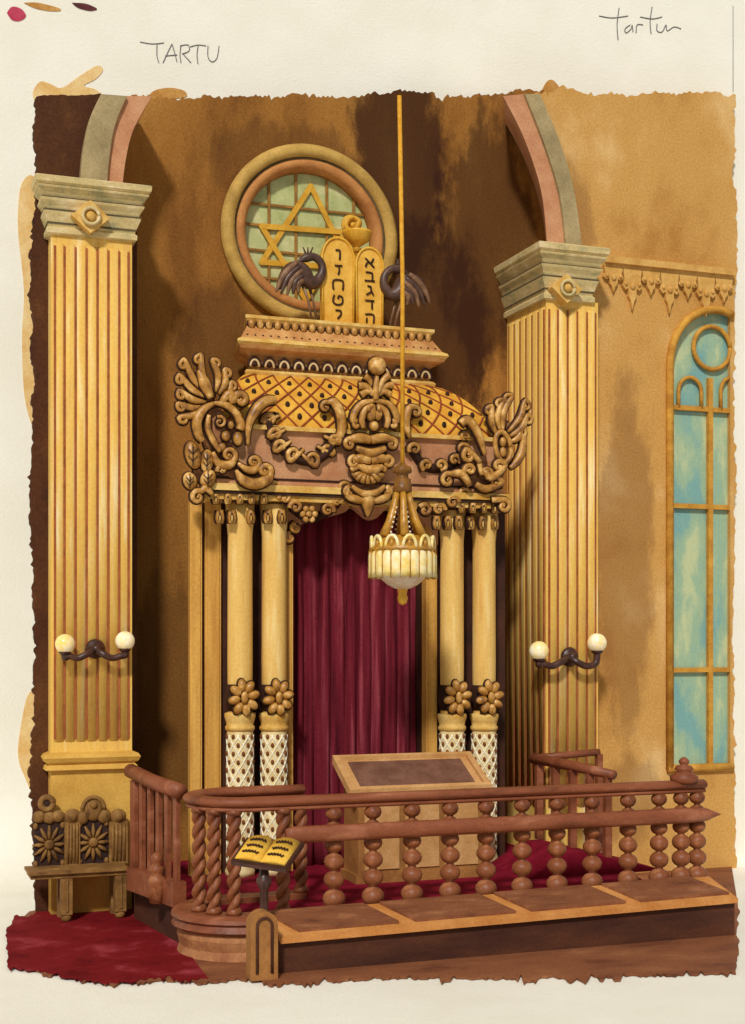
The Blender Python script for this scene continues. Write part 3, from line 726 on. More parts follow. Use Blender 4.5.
def fn(o): o.blob(371, 412, 6, 10); o.blob(378, 412, 5, 9); o.blob(374, 426, 5, 5, lift=.03); o.blob(369, 408, 2, 3, lift=.05); o.blob(379, 408, 2, 3, lift=.05)
ornament(cr, 'mask', fn, YO - .02)
for (yy, hw, cy2) in ((438, 21, 444), (458, 17, 462)):
    for d in (-1, 1):
        ornament(cr, 'scroll', lambda o: o.curl(371 + d * hw, cy2, 5.5, 90, 1.1, -d, 3.5, [(371, yy + 2, 4.5), (371 + d * hw * .5, yy, 5), (371 + d * hw * .9, yy + 1, 4)]), YO - .03)
    ornament(cr, 'swag', lambda o: o.stroke([(371 - hw * .7, cy2 + 4), (371, cy2 + 9), (371 + hw * .7, cy2 + 4)], [2.5, 4.5, 2.5]), YO - .04)
def fn(o):
    for k in range(7):
        a = math.radians(205 + k * 21.6); o.stroke([(368 + 4 * math.cos(a), 470 - 3 * math.sin(a)), (368 + 17 * math.cos(a), 470 - 14 * math.sin(a))], [1.4, 3], 2)
    o.stroke([(351, 470), (360, 466), (368, 468), (377, 466), (386, 470)], [3, 3, 3, 3, 3])
ornament(cr, 'shell', fn, YO - .03)
for d in (-1, 1):
    ornament(cr, 'scroll', lambda o: o.curl(368 + d * 19, 492, 5, 90, 1.0, -d, 3.2, [(368, 500, 4), (368 + d * 11, 499, 4.5), (368 + d * 20, 496, 3.5)]), YO - .02)
ornament(cr, 'pendant_leaf', lambda o: o.stroke([(368, 496), (368, 506), (368, 517)], [7, 6, 1.5]), YO - .01)
ornament(cr, 'swag', lambda o: o.stroke([(352, 486), (360, 492), (368, 494), (377, 492), (385, 486)], [2, 3.2, 3.8, 3.2, 2]), YO - .04)

# right corner
base = Orn(YO + .11)
base.blob(502, 446, 10, 20).blob(488, 472, 18, 11).blob(507, 430, 7, 9)
rc_ = base.build('corner_carving', ['orn_mid', 'orn_dark'], ark)
for (tx, ty, bx, by, d) in ((508, 397, 503, 432, 1), (526, 404, 508, 432, -1), (528, 418, 510, 436, -1), (522, 431, 510, 442, -1), (490, 409, 498, 436, 1), (500, 402, 500, 432, 1)):
    def fn(o):
        ang = math.atan2(-(ty - by), tx - bx); mx_, my = bx + (tx - bx) * .55, by + (ty - by) * .55
        nx_, ny = -math.sin(ang) * d, -math.cos(ang) * d
        o.curl(tx, ty + 2, 4.8, math.degrees(ang) - 50 * d, 1.0, d, 3.0, [(bx, by, 1.4), (mx_ + nx_ * 2.5, my + ny * 2.5, 3.6)])
    ornament(rc_, 'leaf', fn)
ornament(rc_, 'leaf', lambda o: o.stroke([(523, 434), (523, 448), (518, 460), (510, 468)], [3, 4, 4, 2]), YO - .01)
ornament(rc_, 'horn', lambda o: o.stroke([(485, 455), (480, 438), (474, 426), (467, 420), (461, 424)], [2, 4, 4.5, 4.5, 4]), YO - .03)
def fn(o):
    k = S(503, o.y); c = at(503, 447, o.y)
    o.tube([c + Vector((8.5 * k * math.cos(a) - 2 * k * math.sin(a), 0, 15 * k * math.sin(a))) for a in [2 * PI * j / 20 for j in range(21)]], 2.6 * k, 8, 0)
    o.blob(503, 442, 3.5, 5); o.blob(503, 452, 3.5, 5)
ornament(rc_, 'oval_band', fn, YO - .03)
for (cx_, cy_, R, a0, d, tl_) in ((469, 456, 6.5, 100, 1, [(480, 462, 3)]), (470, 470, 6, 200, -1, None), (448, 480, 7, 60, 1, [(470, 486, 3), (462, 474, 4.5)]), (488, 474, 6, 180, -1, [(479, 462, 3)]), (499, 466, 6, 350, 1, [(485, 470, 3), (491, 478, 4)]), (496, 483, 6, 0, 1, [(476, 484, 3), (486, 489, 4)]), (504, 506, 6.5, 90, -1, [(492, 500, 3)])):
    ornament(rc_, 'scroll', lambda o: o.curl(cx_, cy_, R, a0, 1.1, d, 3.8, tl_), YO - .04)

# ================================================================== ROUND WINDOW
rw = thing('window_2', RC, 'round window with a gold six-pointed star above the ark', 'window', kind='structure')
def circ(r, y, n=56): return [Vector((RC.x + 1.02 * r * math.cos(2 * PI * k / n), y, RC.z + r * math.sin(2 * PI * k / n))) for k in range(n + 1)]
def ring(prof_, mi, mb):
    rings = [[Vector((RC.x + 1.02 * r * math.cos(2 * PI * k / 64), y, RC.z + r * math.sin(2 * PI * k / 64))) for (r, y) in prof_] for k in range(64)]
    n = len(prof_); vs = [p for q in rings for p in q]; fs = []
    for i in range(64):
        j = (i + 1) % 64
        for k in range(n): k2 = (k + 1) % n; fs.append((i * n + k, i * n + k2, j * n + k2, j * n + k))
    mb.add(vs, fs, mi, True)
mb = MB(); ring([(.92, NW), (.93, NW - .08), (.88, NW - .13), (.80, NW - .11), (.79, NW)], 0, mb); mb.tube(circ(.785, NW - .07), .012, 6, 1, cap=False); mb.build('outer_frame', ['ring1', 'cap_line'], rw)
mb = MB(); ring([(.78, NW), (.78, NW - .07), (.73, NW - .10), (.68, NW - .06), (.665, NW), (.665, NW + .07), (.72, NW + .07)], 0, mb); mb.build('inner_frame', 'ring2', rw)
mb = MB(); mb.slab([[p + Vector((0, 0, 0)) for p in circ(.69, NW + .06)[:-1]]], (0, .012, 0)); mb.build('glass_pane', 'glass', rw)
mb = MB(); yb_ = NW + .05
for px in (270, 297, 328, 355): xx = X(px, NW); h = math.sqrt(max(0, .67 ** 2 - ((xx - RC.x) / 1.02) ** 2)); mb.box((xx - .013, yb_ - .012, RC.z - h), (xx + .013, yb_, RC.z + h))
for py in (207, 228, 253, 280): zz = Z(300, py, NW); h = 1.02 * math.sqrt(max(0, .67 ** 2 - (zz - RC.z) ** 2)); mb.box((RC.x - h, yb_ - .014, zz - .012), (RC.x + h, yb_ - .002, zz + .012))
mb.build('glazing_bars', 'muntin', rw)
mb = MB(); sy = NW + .03
T1 = [(311, 186), (262, 262), (352, 268)]; T2 = [(262, 226), (345, 232), (306, 300)]
for T, yy in ((T1, sy), (T2, sy - .012)):
    for i in range(3):
        a = at(*T[i], yy); b = at(*T[(i + 1) % 3], yy); u = (b - a).normalized(); nn = Vector((-u.z, 0, u.x)) * .028; off = Vector((0, .0015 * i, 0)); a = a + off; b = b + off
        mb.slab([[a - nn - u * .02, b - nn + u * .02, b + nn + u * .02, a + nn - u * .02]], (0, .012, 0))
mb.build('star', 'star', rw)

# ================================================================== ON TOP OF THE CROWN
def tablet(px0, px1, py0, label, letters, yt=.02):
    xl, xr = X(px0, yt), X(px1, yt); zt = Z((px0 + px1) / 2, py0, yt); xm = (xl + xr) / 2; hw = (xr - xl) / 2
    root = thing('stone_tablet', (xm, yt, zC1), label, 'tablet', 'tablets of the law on the ark')
    ol = [Vector((xl, yt, zC1)), Vector((xr, yt, zC1)), Vector((xr + .01, yt, zt - hw * 1.1))]
    ol += [Vector((xm + hw * math.cos(a), yt, zt - hw * 1.1 + hw * 1.1 * math.sin(a))) for a in [PI * k / 12 for k in range(1, 12)]] + [Vector((xl - .01, yt, zt - hw * 1.1))]
    mb = MB(); mb.slab([ol], (0, .09, 0)); mb.build('slab', 'tablet', root)
    mb = MB(); q = [p * 1.0 for p in ol[2:]]; mb.tube([ol[0] + Vector((.0, -.005, 0)), ] + [p + Vector((0, -.005, 0)) for p in reversed(ol[2:])] + [ol[1] + Vector((0, -.005, 0))], .013, 6); mb.build('raised_rim', 'gold', root)
    n = len(letters)
    for i, g in enumerate(letters):
        stp = (zt - zC1 - hw * .75) / n; cz = zt - hw * .6 - stp * (i + .5); s_ = hw * .88
        mb = MB()
        for st in g: mb.tube([Vector((xm + (u - .5) * s_, yt - .006, cz + (v - .5) * stp * .70)) for u, v in (smooth_path(st, 3) if len(st) > 2 else st)], .0105, 5, 0)
        mb.build('letter', 'ink', root)
ALEF = [[(.1, .95), (.9, .05)], [(.85, .95), (.65, .5)], [(.15, .05), (.2, .35), (.4, .6)]]
BET = [[(.15, .95), (.7, .9), (.75, .5), (.75, .1)], [(.05, .08), (.95, .08)]]
GIMEL = [[(.3, .95), (.6, .9), (.65, .5), (.85, .05)], [(.65, .4), (.2, .05)]]
DALET = [[(.1, .9), (.9, .9)], [(.72, .95), (.72, .05)]]
HE = [[(.1, .9), (.85, .9), (.85, .05)], [(.25, .55), (.22, .05)]]
VAV = [[(.3, .92), (.62, .92), (.62, .05)]]
ZAYIN = [[(.25, .9), (.8, .92)], [(.52, .9), (.6, .5), (.5, .05)]]
HET = [[(.15, .05), (.15, .9), (.85, .9), (.85, .05)]]
TET = [[(.2, .95), (.12, .3), (.4, .05), (.8, .2), (.82, .75), (.55, .9), (.5, .6)]]
YOD = [[(.3, .95), (.7, .9), (.68, .5), (.45, .15)]]
tablet(323, 353, 238, 'left golden tablet with five dark Hebrew letters standing on the ark', [VAV, ZAYIN, HET, TET, YOD])
tablet(357, 382, 248, 'right golden tablet with five dark Hebrew letters standing on the ark', [ALEF, BET, GIMEL, DALET, HE])
# bowl with flame shape
c = at(357, 246, .19); bw = thing('flame_bowl', c, 'small golden bowl with a flame-like bloom above the two tablets', 'bowl'); c0_ = Vector((c.x, c.y, 0))
zz = lambda py: Z(357, py, .19)
mb = MB(); mb.lathe((c.x, c.y, 0), [(.05, zz(252)), (.03, zz(247)), (.06, zz(245)), (.12, zz(241)), (.15, zz(234)), (.155, zz(232)), (.13, zz(232.5)), (.02, zz(234))], 20); mb.build('bowl', 'gold', bw)
o = Orn(.19); o.stroke([(352, 233), (346, 226), (348, 219), (354, 217)], [2, 2.5, 2.5, 1.5]); o.stroke([(352, 233), (357, 227), (359, 221), (353, 217)], [2, 2.5, 2.5, 1.5]); o.blob(353, 225, 3, 3); o.build('flame', ['star', 'star'], bw)
mb = MB(); mb.lathe((c.x, c.y, 0), [(.05, zC1), (.03, zC1 + .05), (.022, zC1 + .2), (.03, zz(250)), (.05, zz(249))], 12); mb.build('stem', 'gold', bw)

def bird(mir, label, yb=-.0):
    def q(px, py): return (706 - px, py + 12) if mir else (px, py)
    foot = q(313, 312); root = thing('bird_statue', (at(foot[0], foot[1], yb).x, yb, zC1), label, 'bird')
    o = Orn(yb); P = [(277, 290, 1.5), (283, 281, 6), (291, 272, 9), (300, 272, 10), (308, 281, 8.5), (316, 282, 6), (322, 273, 4.6), (321, 263, 4), (314, 257, 4), (306, 258, 4.4), (300, 261, 2.2), (296, 264, .8)]
    Q = smooth_path([q(a, b) + (r,) for a, b, r in P], 5); k = S(300, yb)
    o.tube([at(a, b, yb) for a, b, r in Q], [r * k for a, b, r in Q], 12, 0)
    for j in range(3): a, b = q(306 + j * 2, 254); o.tube([at(a, b, yb), at(a + (j - 1) * 3, b - 7, yb)], [.012, .006], 5, 0)
    o.build('body', ['bird'], root)
    for s_ in (-1, 1):
        o = Orn(yb + s_ * .085)
        for j, (a0, b0, a1, b1) in enumerate([(297, 262, 276, 292), (300, 266, 281, 294), (302, 270, 287, 295), (303, 275, 293, 294), (303, 280, 299, 293)]):
            a, b = q(a0, b0), q(a1, b1); m = ((a[0] + b[0]) / 2 - (3 if not mir else -3), (a[1] + b[1]) / 2 - 2)
            QQ = smooth_path([a + (2.5,), m + (3.4,), b + (1.2,)], 4); o.tube([at(*t[:2], o.y - s_ * j * .004) for t in QQ], [t[2] * k for t in QQ], 7, j % 2)
        o.build('wing', ['feather', 'bird'], root)
    for j in (0, 1):
        a = q(303 + j * 6, 286); b = q(308 + j * 5, 300); b3 = at(*b, yb + (j - .5) * .06); o = MB()
        f3 = Vector((b3.x + (.04 if not mir else -.04), b3.y, zC1 + .012)); o.tube([at(*a, yb + (j - .5) * .06), b3, f3], [.018, .012, .012], 7)
        for t in (-1, 0, 1): o.tube([f3, f3 + Vector(((.07 if not mir else -.07), t * .03, -.002))], [.012, .006], 6)
        o.build('leg', 'feather', root)
bird(False, 'dark bronze long-necked bird at the left of the golden tablets')
bird(True, 'dark bronze long-necked bird at the right of the tablets beside the lamp cord')

# ================================================================== HANGING LAMP
yl = -1.6; L0 = at(402.5, 560, yl); ks = S(400, yl); zl_ = lambda py: Z(400, py, yl)
lamp = thing('hanging_lamp', (L0.x, yl, zl_(603)), 'eternal lamp with ribbed amber glass hanging on a long golden cord', 'lamp')
cc = (L0.x, yl, 0)
MB().tube([(L0.x, yl, zl_(468)), (L0.x, yl, zl_(280)), (L0.x - .03, yl, zl_(96))], 2.3 * ks, 8).build('cord', 'cord', lamp)
MB().lathe(cc, [(r * ks, zl_(py)) for r, py in ((7, 493), (9.5, 492), (9.5, 486), (8.5, 485), (8.5, 479), (6, 478), (6, 474), (9, 473), (9.5, 470), (8.5, 467), (5, 465.5), (2.5, 463))], 20).build('knob', 'brassd', lamp)
for k in range(6):
    a = 2 * PI * (k + .25) / 6; mb = MB(); u = Vector((math.cos(a), math.sin(a), 0))
    P = [(6, 492), (9, 503), (14, 520), (22, 537)]
    mb.tube([Vector(cc) + u * r * ks + Vector((0, 0, zl_(py))) for r, py in P], [3.2 * ks, 3.4 * ks, 4 * ks, 4.6 * ks], 8)
    for j in range(6): t = j / 5; r = 10 + 9 * t; mb.ell(Vector(cc) + Vector((math.cos(a + .3), math.sin(a + .3), 0)) * r * ks + Vector((0, 0, zl_(508 + 25 * t))), 1.1 * ks, 6, 5, 1)
    mb.build('arm', ['brass', 'drum_l'], lamp)
nsc = 11
mb = MB(); mb.lathe(cc, [(r * ks, zl_(py)) for r, py in ((20, 536), (30, 545), (33.5, 549), (33.5, 551), (30, 552))], 40, 0)
for k in range(nsc):
    a = 2 * PI * k / nsc; c = Vector(cc) + Vector((math.cos(a), math.sin(a), 0)) * 31 * ks; t = Vector((-math.sin(a), math.cos(a), 0))
    mb.tube([c + t * (6.6 * ks * math.cos(PI * j / 8)) + Vector((0, 0, zl_(549) + 12 * ks * math.sin(PI * j / 8))) for j in range(9)], 1.8 * ks, 6, 1)
    mb.ell(c + Vector((0, 0, zl_(545))), (2.4 * ks, 2.4 * ks, 4 * ks), 8, 6, 0)
mb.build('scalloped_crown', ['brass', 'lampy'], lamp)
mb = MB(); mb.lathe(cc, [(r * ks, zl_(py)) for r, py in ((31, 551), (33, 556), (33, 570), (33.5, 578), (31, 577), (30, 552))], 96, 0, True, lambda a, z: 1 + .045 * abs(math.sin(a * nsc / 1.0)))
for k in range(nsc * 2):
    a = 2 * PI * k / nsc / 2; mb.tube([Vector(cc) + Vector((math.cos(a), math.sin(a), 0)) * 33 * ks + Vector((0, 0, zl_(py))) for py in (551, 566, 579)], 1.0 * ks, 5, 1)
mb.build('ribbed_shade', ['lampy', 'brass'], lamp)
MB().lathe(cc, [(r * ks, zl_(py)) for r, py in ((2, 590), (8, 588.5), (15, 585), (21, 580), (25, 573), (26, 568))], 32).build('bowl', 'lampw', lamp)
MB().lathe(cc, [(r * ks, zl_(py)) for r, py in ((1, 605), (4, 603), (5.5, 598), (4, 594), (5, 590), (6, 587))], 16).build('finial', 'gold', lamp)

# ================================================================== WALL LAMPS
def sconce(cx_, cy_, gl_, gr_, yw, label):
    c = at(cx_, cy_, yw); k = S(cx_, yw); root = thing('wall_lamp', (c.x, yw, c.z), label, 'wall lamp', 'twin-globe wall lamps')
    mb = MB(); n = 20
    rings = [[Vector((c.x + r * k * math.cos(2 * PI * j / n), yw - d * k, c.z + r * k * math.sin(2 * PI * j / n))) for j in range(n)] for r, d in ((9.5, 0), (10, 1.5), (8, 4), (4.5, 5), (4, 9), (2, 11))]
    mb.loft(rings, 0, True); mb.build('backplate', 'iron', root)
    for (gx, gy) in (gl_, gr_):
        s_ = 1 if gx > cx_ else -1; yy = yw - .13
        P = [at(cx_, cy_, yw - .05), at(cx_ + s_ * 8, cy_ + 5, yy), at(cx_ + s_ * 17, cy_ + 9, yy), at(cx_ + s_ * 26, cy_ + 7, yy), at(gx, gy + 14, yy), at(gx, gy + 8, yy)]
        MB().tube(smooth_path([tuple(p) for p in P], 5), [3.4 * k] * 25 + [3.8 * k], 10).build('arm', 'iron', root)
        mb = MB(); mb.lathe((at(gx, gy, yy).x, yy, 0), [(2 * k, Z(gx, gy + 12, yy)), (5.5 * k, Z(gx, gy + 9.5, yy)), (6.5 * k, Z(gx, gy + 7, yy)), (5 * k, Z(gx, gy + 6.5, yy))], 14); mb.build('cup', 'iron', root)
        MB().ell(at(gx, gy, yy), 9.8 * k, 18, 12).build('globe', 'globe', root)
sconce(95, 649, (65, 644), (125, 641), -.2 - .03, 'dark double-armed wall lamp with two lit globes on the left pilaster')
sconce(569, 657, (539, 651), (597, 643), -.3 - .03, 'dark double-armed wall lamp with two lit globes on the right pier')

# ================================================================== READING DESK
yf, ybk = -1.3, -.8
rd = thing('reading_desk', (X(415, yf), -1.05, 0), 'brown reading desk with slanted tray top in front of the crimson curtain', 'desk')
zf_, zb_ = Z(420, 791, yf), Z(400, 757, ybk); xl0, xr0 = X(350, yf), X(492, yf); xl1, xr1 = xl0, xr0 - .02
mb = MB(); bx0, bx1 = xl0 + .10, xr0 - .06
mb.slab([[Vector((bx0, yf + .06, 0)), Vector((bx0, ybk - .04, 0)), Vector((bx0, ybk - .04, zb_ - .05)), Vector((bx0, yf + .06, zf_ - .03))]], (bx1 - bx0, 0, 0))
for i in range(3):
    a = bx0 + .06 + i * (bx1 - bx0 - .06) / 3; b = a + (bx1 - bx0) / 3 - .08; mb.box((a, yf + .06, .12), (b, yf + .045, zf_ - .12), 1)
mb.box((bx0 - .03, yf + .03, 0), (bx1 + .03, ybk - .02, .08))
mb.build('body', ['desk', 'deskrim'], rd)
def topq(x0, x1, t0, t1, lift): return [Vector((x, yf + (ybk - yf) * t, zf_ + (zb_ - zf_) * t + lift)) for x, t in ((x0, t0), (x1, t0), (x1, t1), (x0, t1))]
mb = MB(); mb.slab([topq(xl0, xr0, 0, 1, -.045)], (0, 0, .045)); mb.build('top_board', 'deskrim', rd)
mb = MB(); mb.slab([topq(xl0 + .13, xr0 - .13, .16, .88, .001)], (0, 0, .006)); mb.build('tray', 'desktop', rd)
for a, b, t0, t1 in ((xl0, xr0, 0, .08), (xl0, xr0, .94, 1), (xl0, xl0 + .06, .08, .94), (xr0 - .06, xr0, .08, .94)):
    mb = MB(); mb.slab([topq(a, b, t0, t1, .001)], (0, 0, .035)); mb.build('rim', 'deskrim', rd)

# ================================================================== BALUSTRADE
yF, yB = -2.5, -1.7; rad = (yB - yF) / 2; ym = (yF + yB) / 2
xc = X(193, ym) + rad; xR = X(703, yF); xBk = X(303, yB)
path = [(xBk, yB)] + [(xc + (xBk - xc) * (1 - t / 3), yB) for t in range(1, 3)]
for k in range(21): a = PI / 2 + PI * k / 20; path.append((xc + rad * math.cos(a), ym + rad * math.sin(a)))
path += [(xc + (xR - xc) * t / 8, yF) for t in range(1, 9)]
def sweep(path, prof_, mb, mi=0, smooth=True):   # prof (outward offset, z), outward = right of travel... away from the U's inside
    rings = []; n = len(path)
    for i, p in enumerate(path):
        a = path[max(i - 1, 0)]; b = path[min(i + 1, n - 1)]; t = Vector((b[0] - a[0], b[1] - a[1])).normalized(); nn = Vector((t.y, -t.x))
        rings.append([Vector((p[0] + nn.x * o, p[1] + nn.y * o, z)) for o, z in prof_])
    mb.loft(rings, mi, smooth)
bal = thing('balustrade', (X(450, yF), yF, ZL), 'mahogany balustrade of bead-turned and rope-twisted posts before the platform', 'railing')
RZ = .925
oval = lambda w_, h_, z, n=12: [(w_ * math.cos(2 * PI * k / n), z + h_ * math.sin(2 * PI * k / n)) for k in range(n)]
mb = MB(); sweep(path, oval(.075, .042, RZ), mb); mb.build('top_rail', 'rail', bal)
mb = MB(); sweep(path, oval(.05, .022, RZ - .055), mb); mb.build('under_rail', 'rail', bal)
CU = .045
cz = lambda L: [(o if True else 0, z) for o, z in L]
mb = MB(); sweep(path, [(-.10, CU), (.12, CU), (.16, CU - .02), (.17, CU - .05), (.14, CU - .07), (.15, CU - .09), (.165, CU - .12), (.12, CU - .15), (-.10, CU - .15)], mb, smooth=False); mb.build('curb_moulding', 'rail', bal)
mb = MB(); sweep(path, [(-.10, CU - .15), (.11, CU - .15), (.12, CU - .2), (.10, CU - .28), (.12, ZL), (-.10, ZL)], mb, smooth=False); mb.build('curb', 'curb', bal)
xl_ = X(286, yF - .1)
mb = MB(); lr0, lr1 = Z(300, 841, -2.6), Z(300, 825, -2.6); xe2 = X(718, -2.6)
zz0, zz1 = .60, .735
ringsl = []
for x_, s_ in ((xl_, .75), (xl_ + .05, 1), (xe2 - .28, 1), (xe2 - .12, .85), (xe2, .12)):
    zm = (zz0 + zz1) / 2; h = (zz1 - zz0) / 2 * s_
    ringsl.append([Vector((x_, -2.60 + .045 * math.cos(a), zm + h * math.sin(a))) for a in [2 * PI * k / 12 for k in range(12)]])
mb.loft(ringsl, 0, True); mb.build('lower_rail', 'rail', bal)
# bead-turned balusters
def bead_prof(h):
    P = [(.03, 0)]; n = 6; z = 0
    hs = [.17, .155, .15, .14, .13, .13]; t = sum(hs)
    for b in hs:
        b = b / t * h; r = b * .58
        for k in range(1, 8): a = -PI / 2 + PI * k / 8; P.append((max(.022, r * math.cos(a)), z + b / 2 + b / 2 * math.sin(a)))
        z += b
    return P + [(.03, h)]
H_ = RZ - .055 - CU
first = None
for px in (334, 373, 412, 450, 486, 522, 557, 592, 628, 659, 681, 697):
    pos = Vector((X(px, yF), yF, CU))
    if first is None:
        mb = MB(); mb.lathe(pos, bead_prof(H_), 16); first = mb.build('bead_baluster', 'bead', bal); fpos = pos
    else: inst(first, bal, OFF[bal.name] + (pos - fpos))
# rope-twisted balusters
def rope(pos):
    mb = MB()
    for s_ in range(2):
        pts = []
        for k in range(57): t = k / 56; a = s_ * PI + t * 2 * PI * 3.2; pts.append(pos + Vector((.026 * math.cos(a), .026 * math.sin(a), .03 + (H_ - .05) * t)))
        mb.tube(pts, .033, 8)
    mb.lathe(pos, [(.06, 0), (.065, .02), (.055, .045), (.04, .06)], 14); mb.lathe(pos, [(.05, H_ - .05), (.065, H_ - .03), (.065, H_)], 14)
    return mb.build('twisted_baluster', 'bead', bal)
tp = []
for px, front in ((199, 1), (214, 1), (234, 1), (283, 2), (301, 0)):
    if front == 2: tp.append(Vector((X(px, yF), yF, CU)))
    elif front == 0: tp.append(Vector((X(px, yB), yB, CU)))
    else:
        best = None       # the spot on the front of the rounded end seen at this px
        for k in range(400):
            a = PI + (PI / 2) * k / 400 * 1.0; x_, y_ = xc + rad * math.cos(a), ym + rad * math.sin(a); d = abs(X(px, y_) - x_)
            if best is None or d < best[0]: best = (d, x_, y_)
        if best[0] > .1: best = (0, X(px, yF), yF)
        tp.append(Vector((best[1], best[2], CU)))
r0 = rope(tp[0])
for p in tp[1:]: inst(r0, bal, OFF[bal.name] + (p - tp[0]))
c = (X(684, yF), yF, RZ)
MB().lathe(c, [(.05, .0), (.12, .03), (.125, .07), (.09, .10), (.075, .115), (.06, .12), (.085, .135), (.07, .165), (.03, .175), (.045, .19), (.045, .215), (.02, .24), (.002, .245)], 20).build('finial', 'rail', bal)

# ================================================================== FRONT BOOK-REST ROW
yr0, yr1 = -2.67, -3.1
pew = thing('book_rest_row', (X(500, yr1), -2.9, ZL), 'long row of sloping brown book rests with orange edge before the balustrade', 'book rest')
xs, xe_ = X(281, yr1), X(738, yr1)
def rowz(y, x): t = (yr0 - y) / (yr0 - yr1); u = (x - xs) / (xe_ - xs); return (.085 - .115 * t) + .05 * u
def rowq(x0, x1, t0, t1, lift, sk=0.0):
    out = []
    for x_, t in ((x0, t0), (x1, t0), (x1, t1), (x0, t1)):
        y_ = yr1 + (yr0 - yr1) * t; xx = x_ - sk * t; out.append(Vector((xx, y_, rowz(y_, xx) + lift)))
    return out
mb = MB(); mb.slab([rowq(xs, xe_, 0, 1, -.04)], (0, 0, .04)); mb.build('sloping_board', 'lip', pew)
bnd = [281, 413, 530, 640, 738]
for i in range(4):
    a, b = X(bnd[i], yr1) + (.2 if i == 0 else .09), X(bnd[i + 1], yr1) - (.05 if i < 3 else 0)
    mb = MB(); mb.slab([rowq(a, b, .17, .97, .001, .22)], (0, 0, .022)); mb.build('book_rest', 'lid', pew)
mb = MB(); mb.slab([[Vector((xs, yr1 + .05, ZL)), Vector((xe_, yr1 + .05, ZL)), Vector((xe_, yr1 + .05, rowz(yr1, xe_) - .03)), Vector((xs, yr1 + .05, rowz(yr1, xs) - .03))]], (0, .05, 0)); mb.build('front_panel', 'panel', pew)
mb = MB(); mb.box((xs, yr1 + .1, ZL), (xs + .05, yr0, -.03)); mb.build('side_panel', 'panel', pew)
xe3 = xe_ - .05; mb = MB(); mb.box((xe3, yr1 + .1, ZL), (xe_, yr0, -.03)); mb.build('side_panel', 'panel', pew)
# arched end post
yp = -3.22; a, b = X(251, yp), X(278, yp); zt = Z(264, 912, yp); xm, hw = (a + b) / 2, (b - a) / 2
def archo(s_, z0): return [Vector((xm - hw * s_, yp, z0)), Vector((xm + hw * s_, yp, z0))] + [Vector((xm + hw * s_ * math.cos(t), yp, zt - hw + hw * s_ * 1.0 * math.sin(t))) for t in [PI * k / 14 for k in range(0, 15)]]
mb = MB(); mb.slab([archo(1, ZL)], (0, .14, 0), 0)
pp = archo(.55, ZL + .05); mb.tube([p + Vector((0, -.003, 0)) for p in [pp[1]] + pp[2:] + [pp[0]]], .012, 6, 1)
mb.build('arched_end_post', ['desk', 'panel'], pew)

# ================================================================== BOOK STAND WITH OPEN BOOK
ys = -2.93; c = Vector((X(264, ys), ys, ZL))
st = thing('book_stand', c, 'slender dark book stand behind the arched post at the row end', 'book stand')
zk = Z(264, 866, ys)
MB().lathe(c, [(.08, 0), (.08, .02), (.05, .04), (.035, .07), (.032, .3), (.045, .34), (.032, .38), (.032, zk - ZL - .18), (.055, zk - ZL - .14), (.06, zk - ZL - .10), (.04, zk - ZL - .07), (.032, zk - ZL)], 14).build('pole', 'iron', st)
def pt(px, py, t): return at(px, py, ys - .10 + .22 * t)
TL, TR, BL, BR = (247, 838), (304, 843), (231, 861), (286, 869)
mb = MB(); q = [pt(*BL, 0), pt(*BR, 0), pt(*TR, 1), pt(*TL, 1)]
mb.slab([[p + Vector((0, 0, -.03)) for p in q]], (0, 0, .025)); mb.build('rest_board', 'iron', st)
bk = thing('open_book', (c.x, ys, zk), 'open book with yellow pages and dark writing on the dark stand', 'book')
mb = MB(); q2 = [p for p in q]; mb.slab([[p + Vector((0, 0, -.004)) for p in q2]], (0, 0, .010)); mb.build('cover', 'ink', bk)
def bl(u, v, l=0):        # u across, v up the page
    a = q[0].lerp(q[1], u); b = q[3].lerp(q[2], u); p = a.lerp(b, v); return p + Vector((0, 0, l))
for h in (0, 1):
    u0, u1 = (.05, .495) if h == 0 else (.505, .95); mb = MB(); n = 8; vs = []; fs = []
    for i in range(n + 1):
        t = i / n; u = u0 + (u1 - u0) * t; dd = (1 - t) if h == 0 else t; lift = .012 + .03 * math.sin(PI * min(1, (1 - dd) * .9 + .05)) 
        for v in (.07, .95): vs += [bl(u, v, lift), bl(u, v, .006)]
    for i in range(n):
        a = 4 * i; fs += [(a, a + 4, a + 6, a + 2), (a + 1, a + 3, a + 7, a + 5), (a, a + 1, a + 5, a + 4), (a + 2, a + 6, a + 7, a + 3)]
    fs += [(0, 2, 3, 1), (4 * n, 4 * n + 1, 4 * n + 3, 4 * n + 2)]
    mb.add(vs, fs, 0, True); mb.build('page_block', 'page', bk)
    mb = MB()
    for r_ in range(3):
        pts = []
        for k in range(19):
            t = k / 18; u = u0 + (u1 - u0) * (.18 + .64 * t); tt = (u - u0) / (u1 - u0); dd = (1 - tt) if h == 0 else tt
            lift = .018 + .03 * math.sin(PI * min(1, (1 - dd) * .9 + .05)); pts.append(bl(u, .25 + .25 * r_ + .045 * math.sin(k * 1.9 + r_), lift))
        mb.tube(pts, .0075, 5)
    mb.build('writing', 'ink', bk)

